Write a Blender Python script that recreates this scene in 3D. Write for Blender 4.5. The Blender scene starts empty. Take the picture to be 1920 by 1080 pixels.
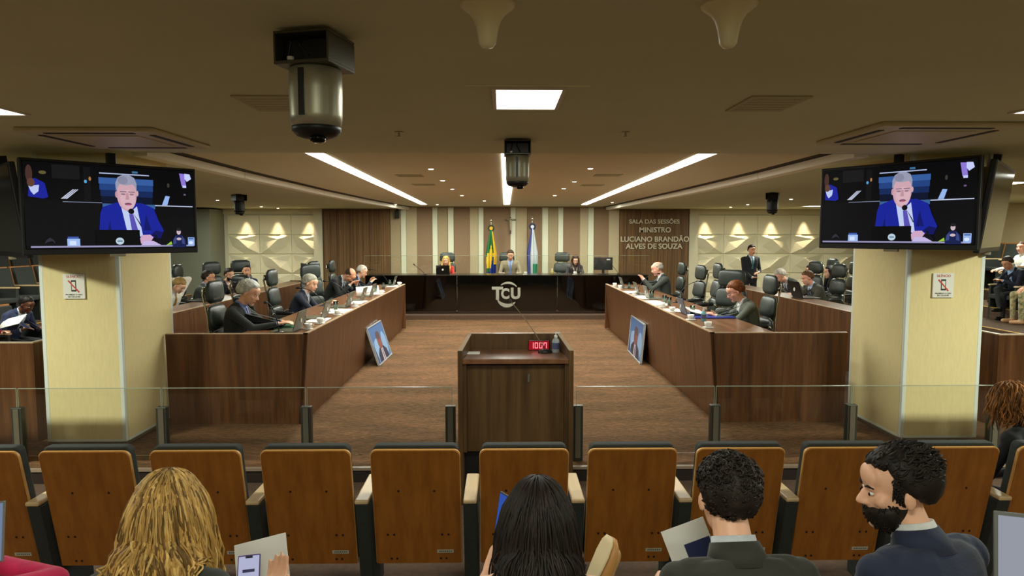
import bpy, bmesh, math, random
import numpy as np
from mathutils import Vector, Matrix, noise
from mathutils.bvhtree import BVHTree
random.seed(7); RNG = np.random.default_rng(7)
SC = bpy.context.scene; COL = SC.collection
PI = math.pi
# ------------------------------------------------------------------ camera, light, exposure
CAMZ = 1.9
PITCH, YAW, FPX = math.atan(98/1280), math.atan(-20/1280), 1280.0
cd = bpy.data.cameras.new('camera'); cam = bpy.data.objects.new('camera', cd); COL.objects.link(cam)
cd.sensor_width = 36; cd.lens = 24.0; cd.clip_start = 0.05; cd.clip_end = 100
cam.location = (0, 0, CAMZ); cam.rotation_euler = (PI/2-PITCH, 0, YAW)
SC.camera = cam
SC.view_settings.view_transform = 'Standard'; SC.view_settings.look = 'None'
SC.view_settings.gamma = 1; SC.view_settings.use_curve_mapping = False
SC.view_settings.exposure = 0.0
w = bpy.data.worlds.new('world'); SC.world = w; w.use_nodes = True
w.node_tree.nodes['Background'].inputs[0].default_value = (1, .85, .62, 1)
w.node_tree.nodes['Background'].inputs[1].default_value = 0.05
def area(name, loc, sx, sy, power, color=(.97, 1, .90), rot=(0, 0, 0), spread=180):
    l = bpy.data.lights.new(name, 'AREA'); l.shape = 'RECTANGLE'; l.size = sx; l.size_y = sy
    l.energy = power; l.color = color; l.spread = math.radians(spread)
    o = bpy.data.objects.new(name, l); o.location = loc; o.rotation_euler = rot; COL.objects.link(o); return o
WARM = (.95, 1, .86)
# strip lamps of the court ceiling
area('strip_lamp_light', (-1.84, 12.2, 2.655), .15, 9.6, 200)
area('strip_lamp_light', (2.03, 12.2, 2.655), .15, 9.6, 200)
area('strip_lamp_light', (.10, 12.2, 2.655), .15, 9.6, 150)
# panel lamps of the low ceiling, and side fill for the columns (over and behind the photographer too)
area('low_ceiling_light', (.15, 3.6, 2.60), .45, .55, 22)
for x_ in (-4.9, 5.0): area('low_ceiling_light', (x_, 3.6, 2.60), .6, .5, 175, WARM)  # unseen fill set outside the edge panels to brighten the column fronts
for x_ in (-3.4, 0, 3.4):
    area('low_ceiling_light', (x_, .3, 2.60), .8, .5, 34, WARM)
    area('low_ceiling_light', (x_, -2.5, 2.60), .8, .5, 32, WARM)
for x_ in (-6.5, 6.5):
    for y_ in (8.5, 12.5, 16): area('side_lamp_light', (x_, y_, 2.60), .6, .6, 62, WARM)
for x_ in (9.6,): 
    for y_ in (9, 13): area('side_lamp_light', (x_, y_, 2.60), .6, .6, 62, WARM)
area('side_lamp_light', (-9.5, 11, 2.60), .6, .6, 35, WARM)
for x_ in (-2.3, -.8, 1.0, 2.5): area('downlight_glow', (x_, 16.9, 2.66), .25, .25, 16, WARM)

# ------------------------------------------------------------------ pixel helper (1920x1080 frame)
_R = cam.rotation_euler.to_matrix()
def at(px, py, Y=None, z=None, X=None):
    d = _R @ Vector(((px-960)/FPX, -(py-540)/FPX, -1.0)); o = Vector((0, 0, CAMZ))
    if Y is not None: t = Y/d.y
    elif z is not None: t = (z-CAMZ)/d.z
    else: t = X/d.x
    return o + d*t
# ------------------------------------------------------------------ materials
def s2l(c): return tuple(((v/255)/12.92 if v/255 <= .04045 else ((v/255+.055)/1.055)**2.4) for v in c)+(1,)
MATS = {}
def mat(name, rgb, rough=.6, metal=0, var=0, vscale=8, bump=0, bscale=60, stretch=(1, 1, 1), rgb2=None, emit=0, alpha=1, spec=.5, trans=0, sheen=0):
    if name in MATS: return MATS[name]
    m = bpy.data.materials.new(name); m.use_nodes = True; nt = m.node_tree; b = nt.nodes['Principled BSDF']
    b.inputs['Base Color'].default_value = s2l(rgb); b.inputs['Roughness'].default_value = rough
    b.inputs['Metallic'].default_value = metal; b.inputs['Specular IOR Level'].default_value = spec
    b.inputs['Alpha'].default_value = alpha; b.inputs['Transmission Weight'].default_value = trans
    if sheen: b.inputs['Sheen Weight'].default_value = sheen
    if emit:
        b.inputs['Emission Color'].default_value = s2l(rgb); b.inputs['Emission Strength'].default_value = emit
        b.inputs['Base Color'].default_value = (.01, .01, .01, 1) if emit < 3 else s2l(rgb)
        if emit < 3: b.inputs['Specular IOR Level'].default_value = .12
    if var or rgb2 or bump:
        tc = nt.nodes.new('ShaderNodeTexCoord'); mp = nt.nodes.new('ShaderNodeMapping'); mp.inputs['Scale'].default_value = stretch
        nt.links.new(tc.outputs['Object'], mp.inputs['Vector'])
    if var or rgb2:
        n = nt.nodes.new('ShaderNodeTexNoise'); n.inputs['Scale'].default_value = vscale; n.inputs['Detail'].default_value = 5
        n.inputs['Roughness'].default_value = .65
        nt.links.new(mp.outputs[0], n.inputs['Vector'])
        r = nt.nodes.new('ShaderNodeValToRGB'); r.color_ramp.elements[0].position = .35; r.color_ramp.elements[1].position = .65
        a_ = s2l(rgb); c2 = s2l(rgb2) if rgb2 else tuple(min(1, v*(1+var)) for v in a_[:3])+(1,)
        c1 = a_ if rgb2 else tuple(v*(1-var) for v in a_[:3])+(1,)
        r.color_ramp.elements[0].color = c1; r.color_ramp.elements[1].color = c2
        nt.links.new(n.outputs[0], r.inputs[0]); nt.links.new(r.outputs[0], b.inputs['Base Color'])
    if bump:
        n2 = nt.nodes.new('ShaderNodeTexNoise'); n2.inputs['Scale'].default_value = bscale; n2.inputs['Detail'].default_value = 3
        nt.links.new(mp.outputs[0], n2.inputs['Vector'])
        bp = nt.nodes.new('ShaderNodeBump'); bp.inputs['Strength'].default_value = bump; bp.inputs['Distance'].default_value = .01
        nt.links.new(n2.outputs[0], bp.inputs['Height']); nt.links.new(bp.outputs[0], b.inputs['Normal'])
    MATS[name] = m; return m
def wood(name, c1, c2, rough=.4, s=14, stretch=(1, 1, .06), spec=.4):
    return mat(name, c1, rough, rgb2=c2, vscale=s, stretch=stretch, bump=.08, bscale=s*4, spec=spec)
def glass(name, tint=(235, 245, 238), rough=.0, mix=.93):
    m = bpy.data.materials.new(name); m.use_nodes = True; nt = m.node_tree; nt.nodes.clear()
    o = nt.nodes.new('ShaderNodeOutputMaterial'); t = nt.nodes.new('ShaderNodeBsdfTransparent'); g = nt.nodes.new('ShaderNodeBsdfGlossy')
    t.inputs[0].default_value = s2l(tint); g.inputs['Roughness'].default_value = rough
    fr = nt.nodes.new('ShaderNodeFresnel'); fr.inputs[0].default_value = 1.45
    mx = nt.nodes.new('ShaderNodeMixShader')
    nt.links.new(fr.outputs[0], mx.inputs[0]); nt.links.new(t.outputs[0], mx.inputs[1]); nt.links.new(g.outputs[0], mx.inputs[2])
    nt.links.new(mx.outputs[0], o.inputs[0]); MATS[name] = m; return m
M_ceil = mat('ceiling_paint', (208, 208, 172), .85, var=.03, vscale=1.2)
M_ceil_hi = mat('ceiling_paint_court', (218, 208, 174), .85, var=.02, vscale=1.2)
M_cream = mat('cream_fabric', (222, 205, 150), .9, var=.04, vscale=60, stretch=(1, 1, .2), bump=.1, bscale=300)
M_trimw = mat('white_aluminium', (215, 222, 210), .45)
M_bench = wood('walnut_veneer', (74, 45, 24), (108, 70, 40), .38, 16)
M_benchtop = wood('walnut_worktop', (104, 68, 42), (134, 92, 62), .28, 10, (1, .1, 1))
M_edge = mat('light_edge_band', (176, 150, 118), .35)
M_podium = wood('podium_walnut', (74, 52, 28), (104, 76, 45), .4, 16)
M_slat = None
M_seatw = wood('seat_beech', (146, 88, 30), (170, 106, 40), .38, 20)
M_seatedge = mat('seat_ply_edge', (214, 160, 88), .4)
M_armw = wood('armrest_maple', (206, 176, 130), (226, 198, 152), .4, 12, (1, .1, 1))
M_seatfab = mat('charcoal_upholstery', (46, 50, 46), .85, var=.1, vscale=40, bump=.1, bscale=200)
M_darkmetal = mat('dark_metal', (30, 32, 30), .45, .4)
M_hole = mat('bolt_hole', (28, 14, 8), .6)
M_blackglass = mat('black_gloss_panel', (7, 7, 7), .12, spec=.18)
M_black = mat('black_plastic', (14, 14, 15), .45)
M_leather = mat('black_leather', (40, 48, 43), .36, bump=.15, bscale=60, var=.15, vscale=12)
M_chrome = mat('brushed_chrome', (190, 188, 170), .25, .9)
M_steel = mat('satin_steel', (176, 174, 150), .38, .6, bump=.03, bscale=200, stretch=(1, 1, .1))
M_steeld = mat('dark_bronze_steel', (84, 84, 74), .4, .7)
M_paper = mat('white_paper', (238, 236, 226), .8)
M_cup = mat('white_porcelain', (232, 230, 222), .3)
M_skin = {'fair': mat('skin_fair', (238, 182, 148), .5), 'tan': mat('skin_tan', (218, 158, 122), .5), 'dark': mat('skin_dark', (104, 62, 42), .5),
          'pink': mat('skin_pink', (236, 172, 146), .5)}
M_eye = mat('eye_white', (225, 220, 210), .3); M_iris = mat('eye_iris', (34, 22, 16), .3)
M_lip = mat('lips', (168, 90, 78), .5)
M_glass = glass('clear_glass', (253, 254, 252))
M_gedge = mat('glass_edge', (150, 160, 140), .2)
M_tumbler = glass('tumbler_glass', (225, 235, 228))
def carpet():
    m = bpy.data.materials.new('court_carpet'); m.use_nodes = True; nt = m.node_tree; b = nt.nodes['Principled BSDF']
    b.inputs['Roughness'].default_value = .95; b.inputs['Specular IOR Level'].default_value = .15
    tc = nt.nodes.new('ShaderNodeTexCoord'); prev = None
    cols = [((60, 56, 38), (122, 92, 66)), ((80, 64, 44), (138, 96, 68))]
    outs = []
    for k, (st, sc) in enumerate((((.30, .9, 1), 2.6), ((1.6, 9, 1), 7))):
        mp = nt.nodes.new('ShaderNodeMapping'); mp.inputs['Scale'].default_value = st; nt.links.new(tc.outputs['Object'], mp.inputs[0])
        n = nt.nodes.new('ShaderNodeTexNoise'); n.inputs['Scale'].default_value = sc; n.inputs['Detail'].default_value = 8; n.inputs['Roughness'].default_value = .75
        nt.links.new(mp.outputs[0], n.inputs[0]); r = nt.nodes.new('ShaderNodeValToRGB')
        r.color_ramp.elements[0].position = .40; r.color_ramp.elements[1].position = .60
        r.color_ramp.elements[0].color = s2l(cols[k][0]); r.color_ramp.elements[1].color = s2l(cols[k][1]); nt.links.new(n.outputs[0], r.inputs[0]); outs.append(r)
    mx = nt.nodes.new('ShaderNodeMixRGB'); mx.inputs[0].default_value = .5
    nt.links.new(outs[0].outputs[0], mx.inputs[1]); nt.links.new(outs[1].outputs[0], mx.inputs[2])
    nf = nt.nodes.new('ShaderNodeTexNoise'); nf.inputs['Scale'].default_value = 22; nf.inputs['Detail'].default_value = 6; nf.inputs['Roughness'].default_value = .8
    mpf = nt.nodes.new('ShaderNodeMapping'); mpf.inputs['Scale'].default_value = (.6, 1.6, 1); nt.links.new(tc.outputs['Object'], mpf.inputs[0]); nt.links.new(mpf.outputs[0], nf.inputs[0])
    rf = nt.nodes.new('ShaderNodeValToRGB'); rf.color_ramp.elements[0].position = .38; rf.color_ramp.elements[1].position = .64; rf.color_ramp.elements[0].color = (.55, .60, .50, 1); rf.color_ramp.elements[1].color = (1.50, 1.32, 1.22, 1); nt.links.new(nf.outputs[0], rf.inputs[0])
    ml = nt.nodes.new('ShaderNodeMixRGB'); ml.blend_type = 'MULTIPLY'; ml.inputs[0].default_value = 1; nt.links.new(mx.outputs[0], ml.inputs[1]); nt.links.new(rf.outputs[0], ml.inputs[2]); nt.links.new(ml.outputs[0], b.inputs['Base Color'])
    n = nt.nodes.new('ShaderNodeTexNoise'); n.inputs['Scale'].default_value = 220; nt.links.new(tc.outputs['Object'], n.inputs[0])
    bp = nt.nodes.new('ShaderNodeBump'); bp.inputs['Strength'].default_value = .4; bp.inputs['Distance'].default_value = .01
    nt.links.new(n.outputs[0], bp.inputs['Height']); nt.links.new(bp.outputs[0], b.inputs['Normal']); MATS['court_carpet'] = m; return m
M_carpet = carpet()
# ------------------------------------------------------------------ mesh builder
class MB:
    def __init__(s): s.v = []; s.f = []; s.m = []; s.mi = 0
    def add(s, vs, fs, mi=None):
        b = len(s.v); s.v += [tuple(p) for p in vs]; s.f += [tuple(i+b for i in f) for f in fs]; s.m += [s.mi if mi is None else mi]*len(fs); return s
    def box(s, x0, x1, y0, y1, z0, z1, mi=None):
        return s.hexa([(x0, y0, z0), (x1, y0, z0), (x1, y1, z0), (x0, y1, z0), (x0, y0, z1), (x1, y0, z1), (x1, y1, z1), (x0, y1, z1)], mi)
    def hexa(s, p, mi=None):
        return s.add(p, [(0, 3, 2, 1), (4, 5, 6, 7), (0, 1, 5, 4), (1, 2, 6, 5), (2, 3, 7, 6), (3, 0, 4, 7)], mi)
    def prism(s, poly, axis, a, b, mi=None):
        # poly: list of 2D points; axis: the extrusion axis
        def P(u, v, w_): return {'x': (w_, u, v), 'y': (u, w_, v), 'z': (u, v, w_)}[axis]
        n = len(poly); vs = [P(u, v, a) for u, v in poly]+[P(u, v, b) for u, v in poly]
        fs = [tuple(range(n)), tuple(range(2*n-1, n-1, -1))]+[(i, (i+1) % n, n+(i+1) % n, n+i) for i in range(n)]
        return s.add(vs, fs, mi)
    def tube(s, pts, r, n=8, mi=None, cap=True):
        pts = [Vector(p) for p in pts]; rs = r if isinstance(r, (list, tuple)) else [r]*len(pts)
        vs = []; prev = None
        for i, p in enumerate(pts):
            t = (pts[min(i+1, len(pts)-1)]-pts[max(i-1, 0)]).normalized()
            if prev is None:
                a = Vector((0, 0, 1)) if abs(t.z) < .9 else Vector((1, 0, 0)); u = t.cross(a).normalized()
            else: u = (prev-t*prev.dot(t)).normalized()
            prev = u; w_ = t.cross(u)
            for k in range(n):
                an = 2*PI*k/n; vs.append(p+(u*math.cos(an)+w_*math.sin(an))*rs[i])
        fs = [(i*n+k, i*n+(k+1) % n, (i+1)*n+(k+1) % n, (i+1)*n+k) for i in range(len(pts)-1) for k in range(n)]
        if cap: fs += [tuple(range(n-1, -1, -1)), tuple((len(pts)-1)*n+k for k in range(n))]
        return s.add(vs, fs, mi)
    def lathe(s, prof, c=(0, 0, 0), n=16, mi=None, sx=1, sy=1):
        vs = []; 
        for r, z in prof:
            for k in range(n):
                an = 2*PI*k/n; vs.append((c[0]+r*sx*math.cos(an), c[1]+r*sy*math.sin(an), c[2]+z))
        L = len(prof); fs = [(i*n+k, i*n+(k+1) % n, (i+1)*n+(k+1) % n, (i+1)*n+k) for i in range(L-1) for k in range(n)]
        fs += [tuple(range(n-1, -1, -1)), tuple((L-1)*n+k for k in range(n))]
        return s.add(vs, fs, mi)
    def ell(s, c, r, R=None, nu=14, nv=9, mi=None):
        c = Vector(c); r = (r, r, r) if not isinstance(r, (tuple, list)) else r; vs = []
        for j in range(1, nv):
            th = PI*j/nv
            for i in range(nu):
                ph = 2*PI*i/nu; p = Vector((r[0]*math.sin(th)*math.cos(ph), r[1]*math.sin(th)*math.sin(ph), r[2]*math.cos(th)))
                vs.append(c+(R @ p if R else p))
        for sg in (1, -1):
            p = Vector((0, 0, sg*r[2])); vs.append(c+(R @ p if R else p))
        T, B = (nv-1)*nu, (nv-1)*nu+1
        fs = [(j*nu+i, (j+1)*nu+i, (j+1)*nu+(i+1) % nu, j*nu+(i+1) % nu) for j in range(nv-2) for i in range(nu)]
        fs += [(T, i, (i+1) % nu) for i in range(nu)]+[(B, (nv-2)*nu+(i+1) % nu, (nv-2)*nu+i) for i in range(nu)]
        return s.add(vs, fs, mi)
    def cone(s, a, b, ra, rb, n=12, mi=None):
        # rounded cone (closed)
        a = Vector(a); b = Vector(b); t = (b-a); L = t.length; t = t/L if L > 1e-6 else Vector((0, 0, 1))
        pts = []; rs = []
        for q in (-1, -.85, -.5, 0): pts.append(a+t*ra*q); rs.append(max(1e-4, ra*math.sqrt(max(0, 1-q*q))))
        for q in (0, .5, .85, 1): pts.append(b+t*rb*q); rs.append(max(1e-4, rb*math.sqrt(max(0, 1-q*q))))
        return s.tube(pts, rs, n, mi)
    def loft(s, rings, n=20, mi=None):
        # rings: (centre, rx, ry, xaxis, yaxis)
        vs = []
        for c, rx, ry, ax, ay in rings:
            for k in range(n):
                an = 2*PI*k/n; ca, sa = math.cos(an), math.sin(an)
                e = .8; ca = math.copysign(abs(ca)**e, ca); sa = math.copysign(abs(sa)**e, sa)
                vs.append(Vector(c)+Vector(ax)*rx*ca+Vector(ay)*ry*sa)
        L = len(rings); fs = [(i*n+k, i*n+(k+1) % n, (i+1)*n+(k+1) % n, (i+1)*n+k) for i in range(L-1) for k in range(n)]
        fs += [tuple(range(n-1, -1, -1)), tuple((L-1)*n+k for k in range(n))]
        return s.add(vs, fs, mi)
    def mesh(s, name, mats):
        me = bpy.data.meshes.new(name); me.from_pydata([tuple(v) for v in s.v], [], s.f)
        for m in (mats if isinstance(mats, (list, tuple)) else [mats]): me.materials.append(m)
        me.polygons.foreach_set('material_index', s.m); me.update(); return me
    def build(s, name, mats, parent=None, smooth=False, bevel=0, seg=2, fix=True):
        me = s.mesh(name, mats)
        if fix:
            bm = bmesh.new(); bm.from_mesh(me); bmesh.ops.recalc_face_normals(bm, faces=bm.faces); bm.to_mesh(me); bm.free()
        if smooth: me.polygons.foreach_set('use_smooth', [True]*len(me.polygons))
        o = bpy.data.objects.new(name, me); COL.objects.link(o)
        if parent is not None: o.parent = parent
        if bevel:
            md = o.modifiers.new('bevel', 'BEVEL'); md.width = bevel; md.segments = seg; md.limit_method = 'ANGLE'; md.angle_limit = math.radians(40)
        if smooth and not bevel: pass
        return o
def tag(o, label=None, cat=None, group=None, kind=None):
    if label: o['label'] = label
    if cat: o['category'] = cat
    if group: o['group'] = group
    if kind: o['kind'] = kind
    return o
def thing(name, label, cat, loc=(0, 0, 0), rz=0, group=None, scale=1):
    o = bpy.data.objects.new(name, None); o.empty_display_size = .1; COL.objects.link(o); o.location = loc
    o.rotation_euler = rz if isinstance(rz, tuple) else (0, 0, rz); o.scale = (scale,)*3
    return tag(o, label, cat, group)
def struct(name, mb, m, parent=None, **k):
    o = mb.build(name, m, parent, **k)
    if parent is None: o['kind'] = 'structure'
    return o
def kids(o): return [c for c in bpy.data.objects if c.parent == o]
def dup(root, loc, rz=None, label=None, group=None, scale=None, tree=None):
    r = root.copy(); COL.objects.link(r); r.location = loc
    if rz is not None: r.rotation_euler = rz if isinstance(rz, tuple) else (0, 0, rz)
    if label: r['label'] = label
    if group: r['group'] = group
    if scale: r.scale = (scale,)*3
    for ch in kids(root):
        c = ch.copy(); COL.objects.link(c); c.parent = r
        for g in kids(ch):
            d = g.copy(); COL.objects.link(d); d.parent = c
    return r
def text_mesh(name, body, size, depth, m, parent=None, loc=(0, 0, 0), rot=(PI/2, 0, 0), bold=0, align='CENTER', sx=1):
    cu = bpy.data.curves.new(name, 'FONT'); cu.body = body; cu.size = size; cu.extrude = depth/2; cu.align_x = align; cu.align_y = 'CENTER'; cu.offset = bold
    t = bpy.data.objects.new(name+'_tmp', cu); COL.objects.link(t)
    me = bpy.data.meshes.new_from_object(t.evaluated_get(bpy.context.evaluated_depsgraph_get())); me.name = name
    bpy.data.objects.remove(t); bpy.data.curves.remove(cu)
    me.materials.clear(); me.materials.append(m)
    R = Matrix.Translation(loc) @ Matrix(((1, 0, 0, 0), (0, 1, 0, 0), (0, 0, 1, 0), (0, 0, 0, 1)))
    from mathutils import Euler
    me.transform(Matrix.Translation(loc) @ Euler(rot).to_matrix().to_4x4() @ Matrix.Diagonal((sx, 1, 1, 1)))
    o = bpy.data.objects.new(name, me); COL.objects.link(o)
    if parent is not None: o.parent = parent
    return o
# flat picture made of coloured polygons lying on each other (a screen or a print); local x-z plane, facing -y
def flatpic(name, W, Hh, shapes, parent, emit=0, y0=0):
    mb = MB(); mats = []; idx = {}
    for k, (rgb, poly) in enumerate(shapes):
        if rgb not in idx:
            idx[rgb] = len(mats); nm = ('screen_colour_' if emit else 'print_colour_')+'%d_%d_%d' % rgb
            mats.append(mat(nm, rgb, .35 if emit else .5, emit=emit))
        y = y0-.0003*(k+1); n = len(poly)
        mb.add([((u-.5)*W, y, (v-.5)*Hh) for u, v in poly], [tuple(range(n))], idx[rgb])
    return mb.build(name, mats, parent, fix=False)
def elp(cx, cy, rx, ry, n=20, a0=0, a1=2*PI):
    return [(cx+rx*math.cos(a0+(a1-a0)*i/(n if a1-a0 > 6.28 else n-1)), cy+ry*math.sin(a0+(a1-a0)*i/(n if a1-a0 > 6.28 else n-1))) for i in range(n)]
def rc(x0, x1, y0, y1): return [(x0, y0), (x1, y0), (x1, y1), (x0, y1)]
# ================================================================== ROOM
ZL, ZH = 2.62, 2.684            # low ceiling, raised court ceiling
YB, YF = 18.5, -4.5; XL, XR = -11.5, 11.5
YE = 5.51                       # front edge of the court floor
struct('floor', MB().box(XL, XR, YE, YB+.2, -.3, 0), M_carpet)
M_carpet2 = mat('dark_carpet', (96, 70, 52), .95, rgb2=(76, 60, 44), vscale=30, bump=.3, bscale=200)
struct('floor_front', MB().box(XL, XR, 2.62, YE-.02, -.4, -.12), M_carpet2)
struct('floor_tier', MB().box(XL, XR, YF, 2.62, -.4, .02), M_carpet2)
struct('trim_1', MB().box(XL, XR, YE-.02, YE+.005, -.12, -.018, 0).box(XL, XR, YE-.03, YE+.01, -.018, .004, 1), [mat('riser_dark', (40, 28, 22), .6), mat('floor_edge_trim', (150, 130, 110), .4)])
# ceiling: low everywhere, with a recess over the court whose sides curve inwards to the back
RL = [(-3.22, 6.06), (-3.24, 8.4), (-3.16, 11.8), (-3.0, 14.6), (-2.75, 17.4), (-2.6, YB)]
RR = [(3.26, 6.06), (3.28, 8.4), (3.22, 11.8), (3.12, 14.6), (3.02, 17.4), (2.95, YB)]
mb = MB()
mb.box(XL, XR, YF, 6.06, ZL, ZL+.3)
for i in range(len(RL)-1):
    (xa, ya), (xb, yb) = RL[i], RL[i+1]; mb.hexa([(XL, ya, ZL), (xa, ya, ZL), (xb, yb, ZL), (XL, yb, ZL), (XL, ya, ZL+.3), (xa, ya, ZL+.3), (xb, yb, ZL+.3), (XL, yb, ZL+.3)])
    (xa, ya), (xb, yb) = RR[i], RR[i+1]; mb.hexa([(xa, ya, ZL), (XR, ya, ZL), (XR, yb, ZL), (xb, yb, ZL), (xa, ya, ZL+.3), (XR, ya, ZL+.3), (XR, yb, ZL+.3), (xb, yb, ZL+.3)])
struct('ceiling', mb, M_ceil)
struct('ceiling_court', MB().box(-3.6, 3.6, 5.9, YB+.1, ZH, ZH+.1), M_ceil_hi)
# light edge mouldings with a dark shadow gap along the recess
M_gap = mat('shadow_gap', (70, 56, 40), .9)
for k, P in enumerate((RL, RR)):
    sg = 1 if k == 0 else -1; a = MB(); b = MB()
    for i in range(len(P)-1):
        (xa, ya), (xb, yb) = P[i], P[i+1]
        def seg(m_, d0, d1, z0, z1): m_.hexa([(xa+sg*d0, ya+.02, z0), (xa+sg*d1, ya+.02, z0), (xb+sg*d1, yb, z0), (xb+sg*d0, yb, z0), (xa+sg*d0, ya+.02, z1), (xa+sg*d1, ya+.02, z1), (xb+sg*d1, yb, z1), (xb+sg*d0, yb, z1)])
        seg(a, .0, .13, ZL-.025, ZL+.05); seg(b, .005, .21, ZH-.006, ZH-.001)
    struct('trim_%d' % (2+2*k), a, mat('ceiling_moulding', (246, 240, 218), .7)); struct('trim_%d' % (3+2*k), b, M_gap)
# walls
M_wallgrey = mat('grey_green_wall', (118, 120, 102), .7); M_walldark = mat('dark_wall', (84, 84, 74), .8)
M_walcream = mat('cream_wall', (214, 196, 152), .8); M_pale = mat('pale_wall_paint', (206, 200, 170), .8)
back = MB(); back.box(XL, XR, YB, YB+.2, -.3, 3); wb = struct('wall_back', back, M_pale)
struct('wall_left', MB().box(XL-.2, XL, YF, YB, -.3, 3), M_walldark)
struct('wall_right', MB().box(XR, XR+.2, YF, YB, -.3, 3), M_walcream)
struct('wall_front', MB().box(XL, XR, YF-.2, YF, -.3, 3), M_walcream)
# stripes of fabric covered panels behind the dais
M_brown = mat('brown_fabric_panel', (148, 121, 92), .9, var=.05, vscale=40, bump=.08, bscale=300)
M_taupe = mat('taupe_fabric_panel', (174, 156, 120), .9, var=.05, vscale=40)
M_beige = mat('beige_fabric_panel', (194, 178, 142), .9, var=.05, vscale=40)
M_light = mat('pale_green_panel', (228, 228, 200), .85)
def wx(px, Y=YB): return at(px, 440, Y=Y).x
stripes = [(732, 752, 'T', .03), (752, 762, 'L', .05), (762, 782, 'E', .03), (782, 811, 'B', .02), (811, 821, 'L', .05), (821, 840, 'T', .03), (840, 851, 'L', .05), (851, 881, 'B', .02),
           (881, 897, 'E', .03), (897, 907, 'L', .05), (907, 957, 'B', .02), (957, 967, 'L', .05), (967, 988, 'E', .03), (988, 1016, 'B', .02), (1016, 1028, 'L', .05), (1028, 1046, 'T', .03),
           (1046, 1056, 'L', .05), (1056, 1087, 'B', .02), (1087, 1102, 'E', .03), (1102, 1113, 'L', .05), (1113, 1141, 'B', .02), (1141, 1161, 'E', .03)]
for a, b, k, d in stripes:
    MB().box(wx(a)+.004, wx(b)-.004, YB-d, YB+.01, 0, 2.66).build('fabric_panel', {'T': M_taupe, 'L': M_light, 'E': M_beige, 'B': M_brown}[k], wb, bevel=.006)
M_slat = wood('slatted_walnut', (88, 62, 34), (132, 98, 58), .5, 26, (1, 1, .02))
for a, b in ((607, 732), (1161, 1290)):      # vertical walnut boards
    x0, x1 = wx(a), wx(b); n = 10
    for i in range(n):
        MB().box(x0+(x1-x0)*i/n+.003, x0+(x1-x0)*(i+1)/n-.003, YB-.06, YB+.01, 0, 2.6).build('board', M_slat, wb)
# relief walls left and right of the boards: grid of faceted plaster panels
M_relief = mat('relief_plaster', (226, 218, 184), .8)
def relief(x0, x1, n, flip):
    w_ = (x1-x0)/n; zs = [2.44-.52*i for i in range(5)]
    variants = []
    for q in range(2):
        mb = MB(); h = .50
        P = [(0, 0, 0), (1, 0, 0), (1, 1, 0), (0, 1, 0), (.32, .30, .12), (.62, .78, .13), (.5, 0, .0), (.5, 1, 0), (.14, .62, .01), (.86, .40, .012)]
        F = [(0, 6, 4), (6, 1, 9), (6, 9, 4), (4, 9, 5), (9, 1, 2), (9, 2, 5), (5, 2, 7), (5, 7, 3), (8, 5, 3), (8, 3, 0), (8, 0, 4), (8, 4, 5)]
        vs = []
        for u, v, d in P:
            if q: u = 1-u
            if flip: d = d*1.15
            vs.append(((u-.5)*(w_-.008), -d-.03, v*h-h))
        mb.add(vs, F); rim = [((u-.5)*(w_-.008), 0, v*h-h) for u, v in ((0, 0), (1, 0), (1, 1), (0, 1))]
        n0 = len(mb.v); mb.v += rim; c = [0, 1, 2, 3] if not q else [0, 1, 2, 3]
        mb.f += [(0, 1, n0+1, n0), (1, 2, n0+2, n0+1), (2, 3, n0+3, n0+2), (3, 0, n0, n0+3)]; mb.m += [0]*4
        if q: mb.v[n0], mb.v[n0+1] = mb.v[n0+1], mb.v[n0]; mb.v[n0+2], mb.v[n0+3] = mb.v[n0+3], mb.v[n0+2]
        variants.append(mb.mesh('relief_panel', M_relief))
    flat = MB().box(-w_/2+.004, w_/2-.004, -.03, 0, -.5, 0).box(-.17, .13, -.075, -.03, -.5, -.485).mesh('relief_panel', M_relief)
    for i in range(n):
        for j, z in enumerate(zs):
            o = bpy.data.objects.new('relief_panel', variants[(i+j) % 2] if j else flat); COL.objects.link(o); o.parent = wb
            o.location = (x0+w_*(i+.5), YB, z)
relief(wx(428), wx(606), 3, 0); relief(wx(1294), wx(1294+62.5*6), 6, 1)
MB().box(wx(422)-.02, wx(592), YB-.06, YB+.02, 2.47, 2.62).box(wx(1300), XR, YB-.06, YB+.02, 2.47, 2.62).build('cornice', M_pale, wb)
MB().box(wx(590), wx(606), YB-.12, YB+.02, 0, 2.62).build('pilaster', mat('pilaster_paint', (212, 206, 176), .8), wb)
MB().box(wx(1291), wx(1308), YB-.1, YB+.02, 0, 2.62).build('pilaster', mat('pilaster_paint', (212, 206, 176), .8), wb)
MB().box(XL, wx(421), YB-.9, YB+.02, 0, 2.58).build('wall_panel', M_wallgrey, wb)
for px in (458, 517, 577, 1325, 1388, 1450, 1512, 1578):
    p = at(px, 420, Y=YB-.2); l = bpy.data.lights.new('wall_spot_light', 'SPOT'); l.energy = 85; l.color = (1, .80, .56); l.spot_size = math.radians(42); l.spot_blend = .8; l.shadow_soft_size = .03
    o = bpy.data.objects.new('wall_spot_light', l); COL.objects.link(o); o.location = (p.x, YB-.21, 2.60); o.rotation_euler = (math.radians(7), 0, 0)
# platforms
struct('floor_left_platform', MB().box(-7.2, -2.2, 6.95, 15.2, 0, .15), M_carpet2)
struct('floor_right_platform', MB().box(2.35, 7.3, 6.95, 15.2, 0, .15), M_carpet2)
struct('floor_dais', MB().prism([(15.4, 0), (YB, 0), (YB, .1), (15.4, .1)], 'x', -3.3, 3.6).prism([(16.35, .1), (YB, .1), (YB, .2), (16.35, .2)], 'x', -3.1, 3.4), M_carpet2)
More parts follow.
